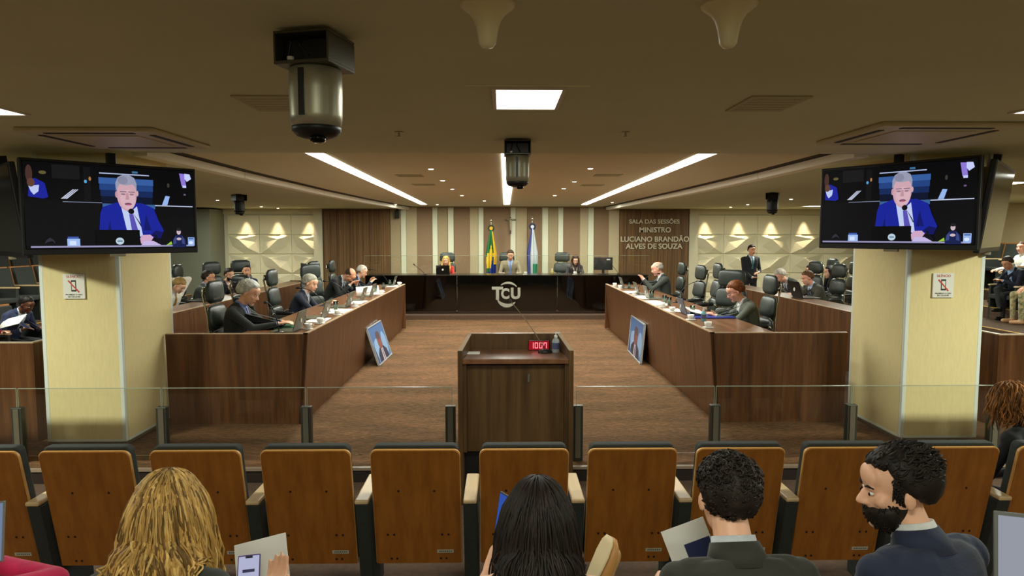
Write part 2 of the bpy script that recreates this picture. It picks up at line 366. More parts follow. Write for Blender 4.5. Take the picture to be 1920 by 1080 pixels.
# the two square columns
def column(x0, x1, y0, y1, side, label):
    c = thing('column', label, 'column', ((x0+x1)/2, (y0+y1)/2, 0)); cx, cy = (x0+x1)/2, (y0+y1)/2
    hx, hy = (x1-x0)/2, (y1-y0)/2; t = .02
    MB().box(-hx+.05, hx-.05, -hy+.05, hy-.05, 0, ZL).build('core', mat('column_plinth', (120, 112, 86), .35), c)
    for (a, b, cc, d) in ((-hx+.035, hx-.035, -hy, -hy+t), (-hx+.035, hx-.035, hy-t, hy), (-hx, -hx+t, -hy+.035, hy-.035), (hx-t, hx, -hy+.035, hy-.035)):
        MB().box(a, b, cc, d, .075, ZL).build('fabric_panel', M_cream, c)
    for sx in (-1, 1):
        for sy in (-1, 1):
            MB().box(sx*hx-(.036 if sx > 0 else 0), sx*hx+(.036 if sx < 0 else 0), sy*hy-(.036 if sy > 0 else 0)-(.003 if sy < 0 else 0), sy*hy+(.036 if sy < 0 else 0)+(.003 if sy > 0 else 0), .055, ZL).build('corner_trim', M_trimw, c, bevel=.006)
    MB().box(-hx+.036, hx-.036, -hy-.002, -hy+.02, .055, .077).box(-hx+.036, hx-.036, hy-.02, hy+.002, .055, .077).box(-hx-.002, -hx+.02, -hy+.036, hy-.036, .055, .077).box(hx-.02, hx+.002, -hy+.036, hy-.036, .055, .077).build('base_trim', M_trimw, c)
    return c
cl0, cl1, cr0, cr1 = at(84, 832, z=.05), at(232, 832, z=.05), at(1683, 820, z=.05), at(1827, 820, z=.05)
YC = 6.07
column(cl0.x, cl1.x, YC, 7.02, -1, 'square cream fabric column on the left, white edge trims'); column(cr0.x, cr1.x, YC, 7.02, 1, 'square cream fabric column on the right, white edge trims')
def col_sign(px, py, label):
    p = at(px, py, Y=YC-.012); s = thing('notice_sign', label, 'sign', p)
    MB().box(-.095, .095, -.006, .008, -.11, .11).build('plate', mat('sign_plate', (226, 224, 212), .4), s, bevel=.002)
    red = mat('sign_red', (196, 60, 50), .5); dk = mat('sign_black', (24, 24, 24), .5)
    text_mesh('heading', 'SILÊNCIO', .03, .001, red, s, (0, -.0075, .085))
    text_mesh('caption', 'PROIBIDO O USO\nDE CELULAR', .0185, .001, dk, s, (0, -.0075, -.082))
    a = MB(); a.box(-.022, .022, -.0075, -.006, -.045, .055, 0).box(-.015, .015, -.0085, -.0075, -.030, .040, 1); a.build('phone_symbol', [dk, mat('sign_plate', (226, 224, 212), .4)], s)
    b = MB(); b.hexa([(-.05, -.0095, .048), (-.042, -.0095, .056), (.05, -.0095, -.046), (.042, -.0095, -.054), (-.05, -.0085, .048), (-.042, -.0085, .056), (.05, -.0085, -.046), (.042, -.0085, -.054)]); b.build('slash', red, s)
col_sign(139, 537, 'white no phone notice on the left column'); col_sign(1768, 535, 'white no phone notice on the right column')
# ---------------------------------------------------------------- benches
def bench(side, xt, xb, y0, y1, xo, label, far_cap=True):
    # side -1 left, +1 right; inner face leans from xb at the floor to xt at the top
    b = thing('bench', label, 'bench', (0, 0, 0)); s = side; T = .03; Zt = .92
    n = 6
    MB().hexa([(xb, y0+.03, 0), (xb+s*T, y0+.03, 0), (xb+s*T, y1, 0), (xb, y1, 0), (xt, y0, Zt), (xt+s*T, y0, Zt), (xt+s*T, y1, Zt), (xt, y1, Zt)]).build('front_panel', M_bench, b)
    MB().hexa([(xb, y0+.03, 0), (xb, y0+.06, 0), (xo, y0+.06, 0), (xo, y0+.03, 0), (xt, y0, Zt), (xt, y0+.03, Zt), (xo, y0+.03, Zt), (xo, y0, Zt)]).build('end_panel', M_bench, b)
    MB().box(min(xt, xt+s*.04), max(xt, xt+s*.04), y0, y1, Zt, Zt+.008).build('edge_band', M_edge, b)
    MB().box(min(xt, xo), max(xt, xo), y0, y0+.04, Zt, Zt+.008).build('end_band', M_edge, b)
    MB().box(min(xt+s*.04, xt+s*.72), max(xt+s*.04, xt+s*.72), y0+.04, y1, Zt-.05, Zt-.015).build('desk_top', M_benchtop, b)
    MB().box(min(xt, xt+s*.72), max(xt, xt+s*.72), y1-.02, y1, 0.02, Zt).build('end_panel', M_bench, b)
    for k in range(1, n):
        y = y0+(y1-y0)*k/n; MB().box(min(xt+s*.12, xt+s*.66), max(xt+s*.12, xt+s*.66), y-.012, y+.012, .15, Zt-.05).build('support', M_bench, b)
    return b
BLX, BRX = -1.94, 2.11
bench(-1, BLX, -2.02, 6.79, 13.8, -3.345, 'long walnut judges bench on the left of the court')
bench(1, BRX, 2.2, 6.79, 13.8, 3.50, 'long walnut judges bench on the right of the court')
def bench2(x, s, y0, y1, label):
    b = thing('bench', label, 'bench'); Zt = .92
    MB().box(min(x, x+s*.03), max(x, x+s*.03), y0, y1, 0, Zt).build('front_panel', M_bench, b)
    MB().box(min(x, x+s*.03), max(x, x+s*.03), y0, y1, Zt, Zt+.008).build('edge_band', M_edge, b)
    MB().box(min(x+s*.03, x+s*.5), max(x+s*.03, x+s*.5), y0, y1, Zt-.05, Zt-.015).build('desk_top', M_benchtop, b)
    MB().box(min(x, x+s*.5), max(x, x+s*.5), y1-.03, y1, 0, Zt).build('end_panel', M_bench, b)
    MB().box(min(x, x+s*.5), max(x, x+s*.5), y0, y0+.03, 0, Zt).build('end_panel', M_bench, b)
bench2(-4.15, -1, 7.3, 15.1, 'second walnut bench behind the left judges'); bench2(4.48, 1, 7.3, 14.2, 'second walnut bench behind the right judges')
# divider walls outside the columns
def divider(x0, x1, y0, y1, label, side):
    b = thing('partition', label, 'partition'); Zt = .92
    MB().box(x0, x1, y0, y0+.04, 0, Zt).build('front_panel', M_bench, b)
    xs = x1 if side < 0 else x0
    MB().box(min(xs, xs+side*.04), max(xs, xs+side*.04), y0+.04, y1, 0, Zt).build('side_panel', M_bench, b)
    MB().box(x0, x1, y0, y0+.05, Zt, Zt+.01).box(min(xs, xs+side*.05), max(xs, xs+side*.05), y0+.05, y1, Zt, Zt+.01).build('edge_band', M_edge, b)
divider(-9, at(62, 643, Y=6.24).x, 6.24, 7.25, 'low walnut partition left of the left column', -1)
divider(at(1873, 640, Y=6.6).x+.0, 9, 6.6, 7.25, 'low walnut partition right of the right column', 1)
# ---------------------------------------------------------------- dais
DX0, DX1 = -3.15, 3.42; DY = 15.8; DZ = .973
d = thing('dais_desk', 'long glossy black dais desk across the back of the court', 'desk', (0, DY, 0))
n = 4; sx_ = [DX0, at(857, 550, Y=DY).x, at(1045, 550, Y=DY).x, DX1]
for i in range(3): MB().box(sx_[i]+.004, sx_[i+1]-.004, 0, .03, .12, DZ).build('front_panel', M_blackglass, d)
MB().box(DX0, DX1, -.02, .75, DZ, DZ+.02).build('desk_top', mat('dais_top', (46, 40, 34), .25), d)
MB().box(DX0, DX0+.03, .03, .75, .1, DZ).box(DX1-.03, DX1, .03, .75, .1, DZ).build('side_panel', M_blackglass, d)
MB().box(DX0, DX1, -.03, -.005, .1, .15).build('skirting', mat('dais_skirting', (60, 34, 24), .7), d)
for i in (1, 2):
    MB().tube([(sx_[i], -.01, .16), (sx_[i], -.03, .16)], .018, 10).build('clamp', M_chrome, d)
g = thing('glass_screen', 'clear glass screen standing along the front of the dais', 'screen', (0, DY-.12, 0))
for i in range(3): MB().box(sx_[i]+.01, sx_[i+1]-.01, 0, .01, .13, 1.44).build('glass_pane', M_glass, g); MB().box(sx_[i]+.01, sx_[i+1]-.01, -.001, .011, 1.44, 1.446).build('pane_edge', M_gedge, g)
# emblem
p = at(951, 552, Y=DY-.035); e = thing('emblem', 'round white metal emblem with three letters on the black dais', 'emblem', p)
M_emb = mat('emblem_metal', (240, 238, 226), .4, .0)
def arc(cx, cz, r, a0, a1, w0, w1, y0, y1, n=22):
    mb = MB(); vs = []
    for i in range(n+1):
        a = math.radians(a0+(a1-a0)*i/n); ww = w0+(w1-w0)*math.sin(PI*i/n)
        for rr in (r-ww/2, r+ww/2):
            for y in (y0, y1): vs.append((cx+rr*math.cos(a), y, cz+rr*math.sin(a)))
    fs = []
    for i in range(n):
        b = i*4; fs += [(b, b+2, b+6, b+4), (b+1, b+5, b+7, b+3), (b, b+4, b+5, b+1), (b+2, b+3, b+7, b+6)]
    fs += [(0, 1, 3, 2), (n*4, n*4+2, n*4+3, n*4+1)]
    return mb.add(vs, fs)
arc(.02, .0, .27, 42, 128, .015, .05, -.01, .01).build('upper_ring', M_emb, e); arc(-.0, -.01, .25, 205, 318, .015, .085, -.01, .01).build('lower_ring', M_emb, e)
text_mesh('letter_t', 'T', .40, .02, M_emb, e, (-.225, 0, .01), bold=.016); text_mesh('letter_c', 'C', .32, .02, M_emb, e, (-.045, 0, .005), bold=.014, sx=.85); text_mesh('letter_u', 'U', .34, .02, M_emb, e, (.195, 0, .01), bold=.016, sx=.95)
# wall lettering
M_let = mat('steel_letter', (214, 202, 172), .4, .2)
lt = thing('wall_lettering', 'steel letters naming the hall on the right walnut panel', 'sign', at(1228, 442, Y=YB-.08))
for k, (tx, z, s_, xx) in enumerate((('SALA DAS SESSÕES', .375, .155, -.02), ('MINISTRO', .15, .19, .0), ('LUCIANO BRANDÃO', -.10, .195, .0), ('ALVES DE SOUZA', -.29, .195, -.02))):
    text_mesh('text_line', tx, s_, .03, M_let, lt, (xx, 0, z), bold=.004, sx=1.0 if k else 1.05)
# ---------------------------------------------------------------- ceiling fittings
M_led = mat('led_diffuser', (255, 250, 240), .5, emit=3.5); M_white = mat('white_paint', (222, 216, 200), .6)
def strip(x0, x1, y0, y1, label):
    t = thing('strip_lamp', label, 'lamp', ((x0+x1)/2, (y0+y1)/2, ZH)); L = y1-y0; n = 5; xd = x1-x0
    for i in range(n):
        a, b = -L/2+L*i/n, -L/2+L*(i+1)/n; xa, xb = -xd/2+xd*i/n, -xd/2+xd*(i+1)/n
        MB().hexa([(xa-.075, a, -.012), (xa+.075, a, -.012), (xb+.075, b-.006, -.012), (xb-.075, b-.006, -.012), (xa-.075, a, 0), (xa+.075, a, 0), (xb+.075, b-.006, 0), (xb-.075, b-.006, 0)]).build('diffuser', M_led, t)
strip(at(600, 290, z=ZH).x, at(797, 384, z=ZH).x, 6.12, 17.2, 'long white strip lamp on the left of the court ceiling')
strip(at(1319, 290, z=ZH).x, at(1096, 383, z=ZH).x, 6.12, 17.2, 'long white strip lamp on the right of the court ceiling')
strip(at(953, 300, z=ZH).x, at(950, 384, z=ZH).x, 6.12, 17.2, 'long white strip lamp down the middle of the court ceiling')
def panel_lamp(x0, x1, y0, y1, label):
    t = thing('panel_lamp', label, 'lamp', ((x0+x1)/2, (y0+y1)/2, ZL)); a, b = (x1-x0)/2, (y1-y0)/2
    MB().box(-a, a, -b, b, -.008, 0).build('diffuser', M_led, t)
    MB().box(-a-.02, a+.02, -b-.02, -b, -.01, 0).box(-a-.02, a+.02, b, b+.02, -.01, 0).box(-a-.02, -a, -b, b, -.01, 0).box(a, a+.02, -b, b, -.01, 0).build('frame', M_white, t)
q0, q1 = at(930, 165, z=ZL), at(1042, 202, z=ZL)
panel_lamp(q0.x, at(1055, 165, z=ZL).x, q0.y, q1.y, 'bright square lamp in the low ceiling above the middle aisle')
q0, q1 = at(48, 213, z=ZL), at(10, 197, z=ZL); panel_lamp(q0.x-.55, q0.x, q1.y, q0.y, 'lamp cut by the left edge of the ceiling view')
q0, q1 = at(1900, 210, z=ZL), at(1915, 196, z=ZL); panel_lamp(q0.x, q0.x+.55, q1.y, q0.y, 'lamp cut by the right edge of the ceiling view')
for k, (px, py) in enumerate(((1530, 386), (1890, 342))):
    q = at(px, py, z=ZL); panel_lamp(q.x-.25, q.x+.25, q.y-.2, q.y+.25, ('side lamp left of the right television', 'side lamp beyond the right television near frame edge')[k])
q = at(6, 357, z=ZL); panel_lamp(q.x-.25, q.x+.2, q.y-.2, q.y+.25, 'side lamp beyond the left televisions near frame edge')
# downlights
M_dl = mat('downlight_bulb', (255, 240, 215), .5, emit=14)
dl = None
for px, py in ((808, 316), (830, 338), (848, 354), (1107, 315), (1077, 340), (1057, 353), (866, 366), (1040, 366), (742, 383), (1148, 379), (908, 376), (820, 383)):
    q = at(px, py, z=ZH)
    if dl is None:
        dl = thing('downlight', 'small round downlight in the raised court ceiling', 'lamp', (q.x, q.y, ZH), group='round downlights in the court ceiling')
        MB().lathe([(.028, -.01), (.028, 0)], n=10).build('bulb', M_dl, dl); MB().lathe([(.045, -.006), (.045, 0)], n=12).build('ring', M_white, dl)
    else: dup(dl, (q.x, q.y, ZH))
for px, py in ((408, 375), (490, 387), (521, 390), (1370, 388), (1483, 373), (1402, 383)):
    q = at(px, py, z=ZL); dup(dl, (q.x, q.y, ZL), label='small round downlight in the low side ceiling', group='round downlights in the side ceilings')
# grilles
M_gr = mat('grille_metal', (180, 174, 134), .6); 
def grille(px, py, wx_, wy_, z, label, m=M_gr, group=None):
    q = at(px, py, z=z); t = thing('air_grille', label, 'vent', (q.x, q.y, z), group=group)
    MB().box(-wx_/2, wx_/2, -wy_/2, wy_/2, -.008, 0).build('frame', m, t, bevel=.003)
    for i in range(5):
        y = -wy_/2+wy_*(i+1)/6; MB().box(-wx_/2+.03, wx_/2-.03, y-.006, y+.006, -.010, -.008).build('slat', m, t)
grille(515, 193, .32, .42, ZL, 'flat square air grille beside the big camera'); grille(1438, 194, .32, .42, ZL, 'flat square air grille in the ceiling right of the lamp')
for px, py in ((768, 329), (795, 346), (1140, 328), (1110, 347)):
    grille(px, py, .35, .3, ZH, 'small grey air grille in the raised court ceiling', group='small grilles of the court ceiling')
def cassette(px0, px1, py0, py1, label, sg):
    a = at(px0, py0, z=ZL); b = at(px1, py1, z=ZL); cx, cy = (a.x+b.x)/2, (a.y+b.y)/2
    t = thing('air_conditioner', label, 'air conditioner', (cx, cy, ZL)); h = .46
    m = mat('cassette_plastic', (200, 188, 150), .5); dk = mat('cassette_slot', (52, 42, 28), .7)
    MB().prism([(-h, -h), (h, -h), (h, h), (-h, h)], 'z', -.03, 0).build('cover', m, t, bevel=.01)
    for (x0, x1, y0, y1) in ((-.3, .3, -h+.06, -h+.10), (-.3, .3, h-.10, h-.06), (-h+.06, -h+.10, -.3, .3), (h-.10, h-.06, -.3, .3)):
        MB().box(x0, x1, y0, y1, -.034, -.029).build('air_slot', dk, t)
    MB().box(-.27, .27, -.27, .27, -.036, -.03).build('intake_grille', m, t, bevel=.004)
cassette(150, 290, 238, 272, 'square cassette air conditioner above the left television', -1); cassette(1640, 1790, 262, 232, 'square cassette air conditioner above the right television', 1)
for px, py in ((748, 247), (1173, 247)):
    q = at(px, py, z=ZL); t = thing('sprinkler', 'small brass sprinkler head in the ceiling, %s one' % ('left' if px < 900 else 'right'), 'sprinkler', (q.x, q.y, ZL))
    MB().lathe([(.03, 0), (.03, -.006), (.008, -.008), (.007, -.03), (.02, -.034), (.02, -.037)], n=12).build('body', M_steel, t)
q = at(990, 160, z=ZL); tag(MB().box(q.x-.3, q.x+.3, q.y-.006, q.y+.006, ZL-.004, ZL).build('joint_strip', mat('joint_pale', (240, 236, 200), .6)), 'thin pale joint strip behind the bright square ceiling lamp', 'strip')
# trumpet-shaped fixtures
def trumpet(px, label):
    q = at(px, 9, z=ZL); t = thing('ceiling_speaker', label, 'ceiling speaker', (q.x, q.y, ZL))
    MB().lathe([(.082, 0), (.082, -.006), (.074, -.014), (.056, -.028), (.043, -.048), (.035, -.072), (.030, -.098), (.027, -.118), (.018, -.130), (.004, -.134)], n=28).build('horn', mat('cream_plastic', (240, 230, 184), .4), t, smooth=True)
    MB().lathe([(.086, 0), (.086, -.005)], n=28).build('mounting_ring', mat('cream_plastic', (240, 230, 184), .4), t)
trumpet(914, 'left cream trumpet shaped ceiling fixture near the top edge'); trumpet(1367, 'right cream trumpet shaped ceiling fixture near the top edge')
# robotic cameras
def dome_cam(px, py, z, label, dark=False, rz=0, sc=1.0):
    q = at(px, py, z=z); t = thing('ceiling_camera', label, 'camera', (q.x, q.y, z), rz, scale=sc)
    ms = M_black if dark else M_steel; md = M_black if dark else mat('camera_housing', (88, 86, 70), .4, .6)
    MB().lathe([(.05, 0), (.05, -.015)], n=16).build('ceiling_plate', md, t)
    h = MB(); # open bracket box
    x, y = .105, .10
    h.box(-x, x, -y, y, -.022, -.012); h.box(-x, -x+.008, -y, y, -.115, -.022); h.box(x-.008, x, -y, y, -.115, -.022); h.box(-x, x, -y, y, -.125, -.113); h.box(-x, x, y-.008, y, -.113, -.022)
    h.build('housing', md, t, bevel=.003)
    k = MB(); k.box(-x+.015, x-.015, -.05, y-.02, -.11, -.03); k.build('electronics', M_black, t, bevel=.004)
    c = MB(); c.tube([(-.05, -.06, -.02), (-.04, -.09, -.05), (-.055, -.085, -.1)], .004, 6); c.tube([(.0, -.06, -.02), (-.005, -.095, -.06), (.02, -.08, -.1)], .004, 6); c.build('cable', M_black, t)
    MB().lathe([(.012, 0), (.012, -.012)], (-.05, -.08, -.098), 10).build('connector', M_cup if not dark else M_black, t)
    b = MB(); b.lathe([(.085, -.125), (.092, -.132), (.094, -.20), (.092, -.29), (.088, -.33)], n=32); b.build('barrel', ms, t, smooth=True)
    MB().hexa([(-.014, -.098, -.30), (.006, -.098, -.30), (.006, -.09, -.30), (-.014, -.09, -.30), (-.014, -.098, -.14), (.006, -.098, -.14), (.006, -.09, -.14), (-.014, -.09, -.14)]).build('slot', M_black, t)
    MB().lathe([(.088, -.325), (.086, -.345), (.07, -.362), (.045, -.37), (.03, -.372)], n=28).build('lens_shroud', M_black, t, smooth=True)
    MB().lathe([(.028, -.36), (.026, -.385), (.015, -.39)], (.02, -.03, 0), 16).build('lens', M_blackglass, t, smooth=True)
    return t
dome_cam(590, 63, ZL, 'large silver robotic camera hanging near the viewer', rz=-.25)
dome_cam(970, 262, ZL, 'silver robotic camera hanging in front of the middle strip lamp', sc=.95)
dome_cam(448, 364, ZL, 'black robotic camera hanging on the left side ceiling', True, .8, .95)
dome_cam(1449, 361, ZL, 'black robotic camera hanging on the right side ceiling', True, -.5, .95)
q = at(745, 400, Y=YB-.15); t = thing('wall_speaker', 'small black loudspeaker high on the back wall left side', 'speaker', q)
MB().box(-.06, .06, -.09, .03, -.13, .07).build('cabinet', M_black, t, bevel=.012); MB().box(-.05, .05, -.094, -.088, -.12, .06).build('grille', mat('speaker_grille', (40, 40, 40), .8), t); MB().box(-.02, .02, .0, .13, .07, .14).build('bracket', M_darkmetal, t)
# ---------------------------------------------------------------- televisions
HB = (16, 18, 24)
def pic(V=0):
    S = []
    a = S.append
    a(((4, 5, 9), rc(0, 1, 0, 1)))
    a(((22, 22, 24), rc(.15, .30, .82, .98))); a(((14, 14, 18), rc(.32, .36, .56, .97)))
    a(((9, 9, 14), rc(.0, .99, .03, .56)))
    # chair back, four bands
    for i, c in enumerate(((52, 92, 158), (34, 66, 128), (18, 40, 88), (8, 18, 44), (5, 10, 24))):
        a((c, rc(.405+.004*i, .735-.003*i, .86-.075*(i+1), .86-.075*i)))
    a(((176, 190, 226), rc(.41, .71, .905, .918))); a(((60, 110, 150), rc(.605, .64, .93, .955)))
    # shelf line
    a(((132, 142, 168), rc(.20, .42, .548, .555))); a(((196, 206, 232), rc(.74, .99, .53, .542)))
    # second man at the top left
    a(((70, 46, 40), elp(.03, .86, .018, .10))); a(((24, 34, 150), [(.02, .6), (.03, .8), (.06, .81), (.11, .76), (.125, .6), (.10, .58)])); a(((186, 200, 240), [(.035, .66), (.025, .72), (.08, .735), (.075, .66), (.05, .62)])); a(((92, 62, 48), elp(.038, .76, .02, .05)))
    a(((96, 86, 50), elp(.10, .88, .02, .02))); a(((90, 160, 210), elp(.33, .80, .008, .02))); a(((170, 120, 70), elp(.355, .835, .007, .025)))
    for k in range(3): a(((196, 204, 226), [(.19+.012*k, .585), (.20+.012*k, .585), (.265+.012*k, .70), (.258+.012*k, .70)]))
    a(((150, 180, 236), [(.785, .545), (.82, .545), (.838, .66), (.81, .665)]))
    a(((142, 120, 214), [(.905, .965), (.94, .96), (.95, .80), (.92, .80)])); a(((196, 206, 250), [(.94, .965), (.975, .96), (.985, .90), (.955, .86), (.94, .9)])); a(((196, 206, 250), rc(.925, .95, .78, .81)))
    a(((110, 90, 130), rc(.93, .945, .68, .70))); a(((60, 56, 50), elp(.83, .80, .008, .03)))
    # speaker
    a(((56, 96, 150), rc(.42, .74, .49, .545)))
    a(((22, 34, 150), [(.395, .20), (.405, .42), (.42, .50), (.50, .56), (.66, .56), (.73, .50), (.755, .36), (.79, .22), (.77, .12), (.68, .14), (.6, .1), (.42, .1)]))
    a(((14, 22, 104), [(.44, .18), (.46, .34), (.47, .18)])); a(((14, 22, 104), [(.66, .22), (.68, .42), (.71, .22)])); a(((12, 18, 90), [(.70, .16), (.74, .22), (.785, .2), (.77, .12)]))
    a(((190, 204, 240), [(.53, .50), (.56, .20), (.64, .14), (.655, .16), (.625, .52), (.58, .44)]))
    a(((88, 78, 176), [(.575, .42), (.60, .42), (.63, .20), (.59, .19)]))
    a(((205, 164, 176), elp(.566, .665, .060, .205, 26))); a(((214, 176, 186), elp(.572, .60, .046, .12, 20)))
    a(((150, 154, 178), [(.502, .70), (.500, .80), (.515, .87), (.545, .905), (.585, .905), (.615, .87), (.628, .80), (.626, .70), (.618, .76), (.605, .79), (.56, .775), (.525, .79), (.514, .75)]))
    a(((134, 136, 160), elp(.545, .835, .03, .05)))
    a(((196, 150, 160), elp(.504, .66, .008, .04))); a(((206, 166, 176), elp(.63, .68, .007, .035)))
    for ex in (.545, .595):
        a(((120, 96, 118), rc(ex-.020, ex+.020, .690, .700))); a(((150, 118, 134), elp(ex, .665, .014, .012)))
    a(((190, 146, 156), [(.562, .68), (.556, .60), (.58, .60), (.574, .68)]))
    a(((120, 70, 96), elp(.572, .545, .022, .016))); a(((184, 90, 120), elp(.574, .537, .014, .008)))
    a(((10, 12, 20), elp(.588, .455, .018, .035))); a(((10, 12, 20), [(.595, .44), (.603, .42), (.635, .33), (.65, .27), (.643, .27), (.628, .33)]))
    a(((2, 3, 6), rc(.375, .635, .035, .225))); a(((186, 206, 220), elp(.512, .085, .025, .044))); a(((90, 120, 140), rc(.497, .527, .078, .093)))
    a(((206, 166, 196), [(.64, .05), (.635, .12), (.65, .16), (.70, .165), (.72, .13), (.70, .07)])); a(((196, 182, 226), [(.64, .03), (.66, .085), (.72, .085), (.77, .03)]))
    a(((12, 14, 30), [(.72, .16), (.735, .165), (.775, .05), (.765, .04)]))
    a(((150, 146, 184), rc(.02, .985, .012, .032)))
    a(((150, 200, 60), [(.80, .03), (.835, .08), (.84, .04)]))
    a(((160, 190, 240), rc(.212, .282, .03, .115))); a(((60, 90, 170), rc(.215, .275, .115, .14))); a(((210, 226, 250), rc(.225, .26, .04, .09)))
    a(((20, 30, 78), [(.84, .0), (.845, .10), (.865, .16), (.905, .16), (.93, .10), (.935, .0)])); a(((56, 70, 130), [(.845, .04), (.85, .11), (.868, .15), (.866, .05)])); a(((56, 70, 130), [(.925, .04), (.92, .11), (.905, .15), (.905, .05)]))
    a(((204, 180, 190), elp(.885, .20, .014, .035))); a(((30, 28, 36), elp(.885, .232, .016, .02))); a(((204, 180, 190), elp(.885, .11, .016, .018)))
    a(((150, 180, 236), rc(.945, .99, .02, .13))); a(((60, 90, 150), rc(.95, .985, .105, .12))); a(((220, 230, 250), elp(.965, .06, .015, .02)))
    a(((50, 44, 58), [(.09, .06), (.10, .10), (.12, .13), (.14, .10), (.15, .06), (.13, .09), (.11, .08)]))
    return S
def tv(p0, p1, zt, zb, label, on=True, tilt=0, extra=None):
    # p0,p1: left and right ends (x,y) seen from its front
    a, b = Vector(p0), Vector(p1); c = (a+b)/2; W = (b-a).length; Hh = zt-zb; ang = math.atan2(b.y-a.y, b.x-a.x)
    t = thing('television', label, 'television', (c.x, c.y, (zt+zb)/2), (tilt, 0, ang))
    MB().box(-W/2, W/2, 0, .045, -Hh/2, Hh/2).build('casing', M_black, t, bevel=.006)
    MB().box(-W/2+.02, W/2-.02, -.002, .002, -Hh/2+.045, Hh/2-.02).build('screen', M_blackglass, t)
    if on: flatpic('picture', W-.05, Hh-.075, pic(), t, emit=1.0, y0=-.0025).location = (0, 0, .012)
    MB().box(-.06, .06, -.004, .03, -Hh/2-.022, -Hh/2).build('logo_bar', mat('tv_logo_bar', (150, 142, 116), .4), t)
    MB().box(-.15, .15, .045, .09, -.12, .12).build('wall_mount', M_darkmetal, t)
    MB().box(-.03, .03, .05, .11, -.1, Hh/2+.09).build('mount_arm', M_darkmetal, t)
    return t
a, b = at(33, 293, Y=5.37), at(366, 318, Y=6.32); zt, zb = (a.z+b.z)/2, at(42, 479, Y=5.37).z
tv((a.x, 5.37), (b.x, 6.32), zt, zb, 'large lit television hung on the left column')
a2, b2 = at(1540, 318, Y=6.65), at(1842, 288, Y=5.46); zt2, zb2 = (a2.z+b2.z)/2, at(1843, 470, Y=5.46).z
tv((a2.x, 6.65), (b2.x, 5.46), zt2, zb2, 'large lit television hung on the right column')
tv((b2.x+.1, 5.50), (b2.x+1.0, 6.50), zt2-.03, zb2-.03, 'dark switched off television at the right edge, nearly edge-on', False, .12)
tv((a.x-.98, 6.35), (a.x-.06, 5.42), zt-.03, zb-.03, 'dark switched off television at the left edge, nearly edge-on', False, .12)
# ---------------------------------------------------------------- glass railing
YG = 5.66
posts = [35, 305, 575, 845, 1083, 1340, 1595, 1862]
post0 = None
rail = thing('glass_railing', 'low clear glass railing left of the podium', 'railing', (0, YG, 0)); rail2 = thing('glass_railing', 'low clear glass railing right of the podium', 'railing', (0, YG, 0))
PX = [at(px, 780, Y=YG).x for px in posts]
for i, x in enumerate(PX):
    t = rail if i < 4 else rail2
    MB().box(x-.043, x+.043, -.03, .03, 0, .475).build('post', M_steeld, t, bevel=.004); MB().box(x-.022, x+.022, -.036, -.03, .03, .465).build('post_face', mat('post_face_metal', (140, 138, 120), .3, .7), t)
ends = [(PX[0]-1.18, PX[0], 0), (PX[0], PX[1], 0), (PX[1], PX[2], 0), (PX[2], PX[3]+.02, 0), (PX[4]-.02, PX[5], 1), (PX[5], PX[6], 1), (PX[6], PX[7], 1), (PX[7], PX[7]+1.18, 1)]
for a, b, k in ends:
    t = (rail, rail2)[k]
    MB().box(a+.008, b-.008, -.005, .005, .06, .63).build('glass_pane', M_glass, t)
    MB().box(a+.008, b-.008, -.0055, .0055, .63, .635).box(a+.006, a+.0085, -.0055, .0055, .06, .63).box(b-.0085, b-.006, -.0055, .0055, .06, .63).build('pane_edge', M_gedge, t)
# ---------------------------------------------------------------- podium
t = thing('podium', 'walnut speaker podium in the middle aisle', 'podium', (at(967, 700, Y=5.0).x, 5.0, -.12))
hw, hb, zf, zb_, DD = .43, .372, 1.17, 1.235, .47
for s in (-1, 1):
    MB().hexa([(s*hw, 0, 0), (s*(hw-.035), 0, 0), (s*(hb-.03), DD, 0), (s*hb, DD, 0), (s*hw, 0, zf), (s*(hw-.035), 0, zf), (s*(hb-.03), DD, zb_), (s*hb, DD, zb_)]).build('side_panel', M_podium, t)
    MB().hexa([(s*hw, 0, zf), (s*(hw-.035), 0, zf), (s*(hb-.03), DD, zb_), (s*hb, DD, zb_), (s*hw, 0, zf+.004), (s*(hw-.035), 0, zf+.004), (s*(hb-.03), DD, zb_+.004), (s*hb, DD, zb_+.004)]).build('side_edge', M_edge, t)
MB().box(-hb, hb, DD-.03, DD, 0, zb_).build('front_panel', M_podium, t); MB().box(-hb, hb, DD-.03, DD, zb_, zb_+.004).build('front_edge', M_edge, t)
MB().hexa([(-hw+.035, .0, 1.07), (hw-.035, .0, 1.07), (hb-.03, DD-.03, 1.07), (-hb+.03, DD-.03, 1.07), (-hw+.035, .0, 1.11), (hw-.035, .0, 1.11), (hb-.03, DD-.03, 1.11), (-hb+.03, DD-.03, 1.11)]).build('desk_top', M_benchtop, t, bevel=.006)
MB().box(-hw+.035, -hw+.065, .015, .04, .40, 1.07).build('frame_stile', M_podium, t); MB().box(hw-.065, hw-.035, .015, .04, .40, 1.07).build('frame_stile', M_podium, t)
MB().box(-hw+.067, hw-.067, .04, .06, .40, 1.055).build('door', M_podium, t); k_ = MB().box(.09, .105, .03, .04, .93, .99).build('lock', M_chrome, t)
MB().box(-hw+.04, hw-.04, .07, .09, .02, .42).build('kick_plate', mat('kick_plate_black', (14, 10, 8), .6), t)
PZ = -.12+1.11; PXc = t.location.x
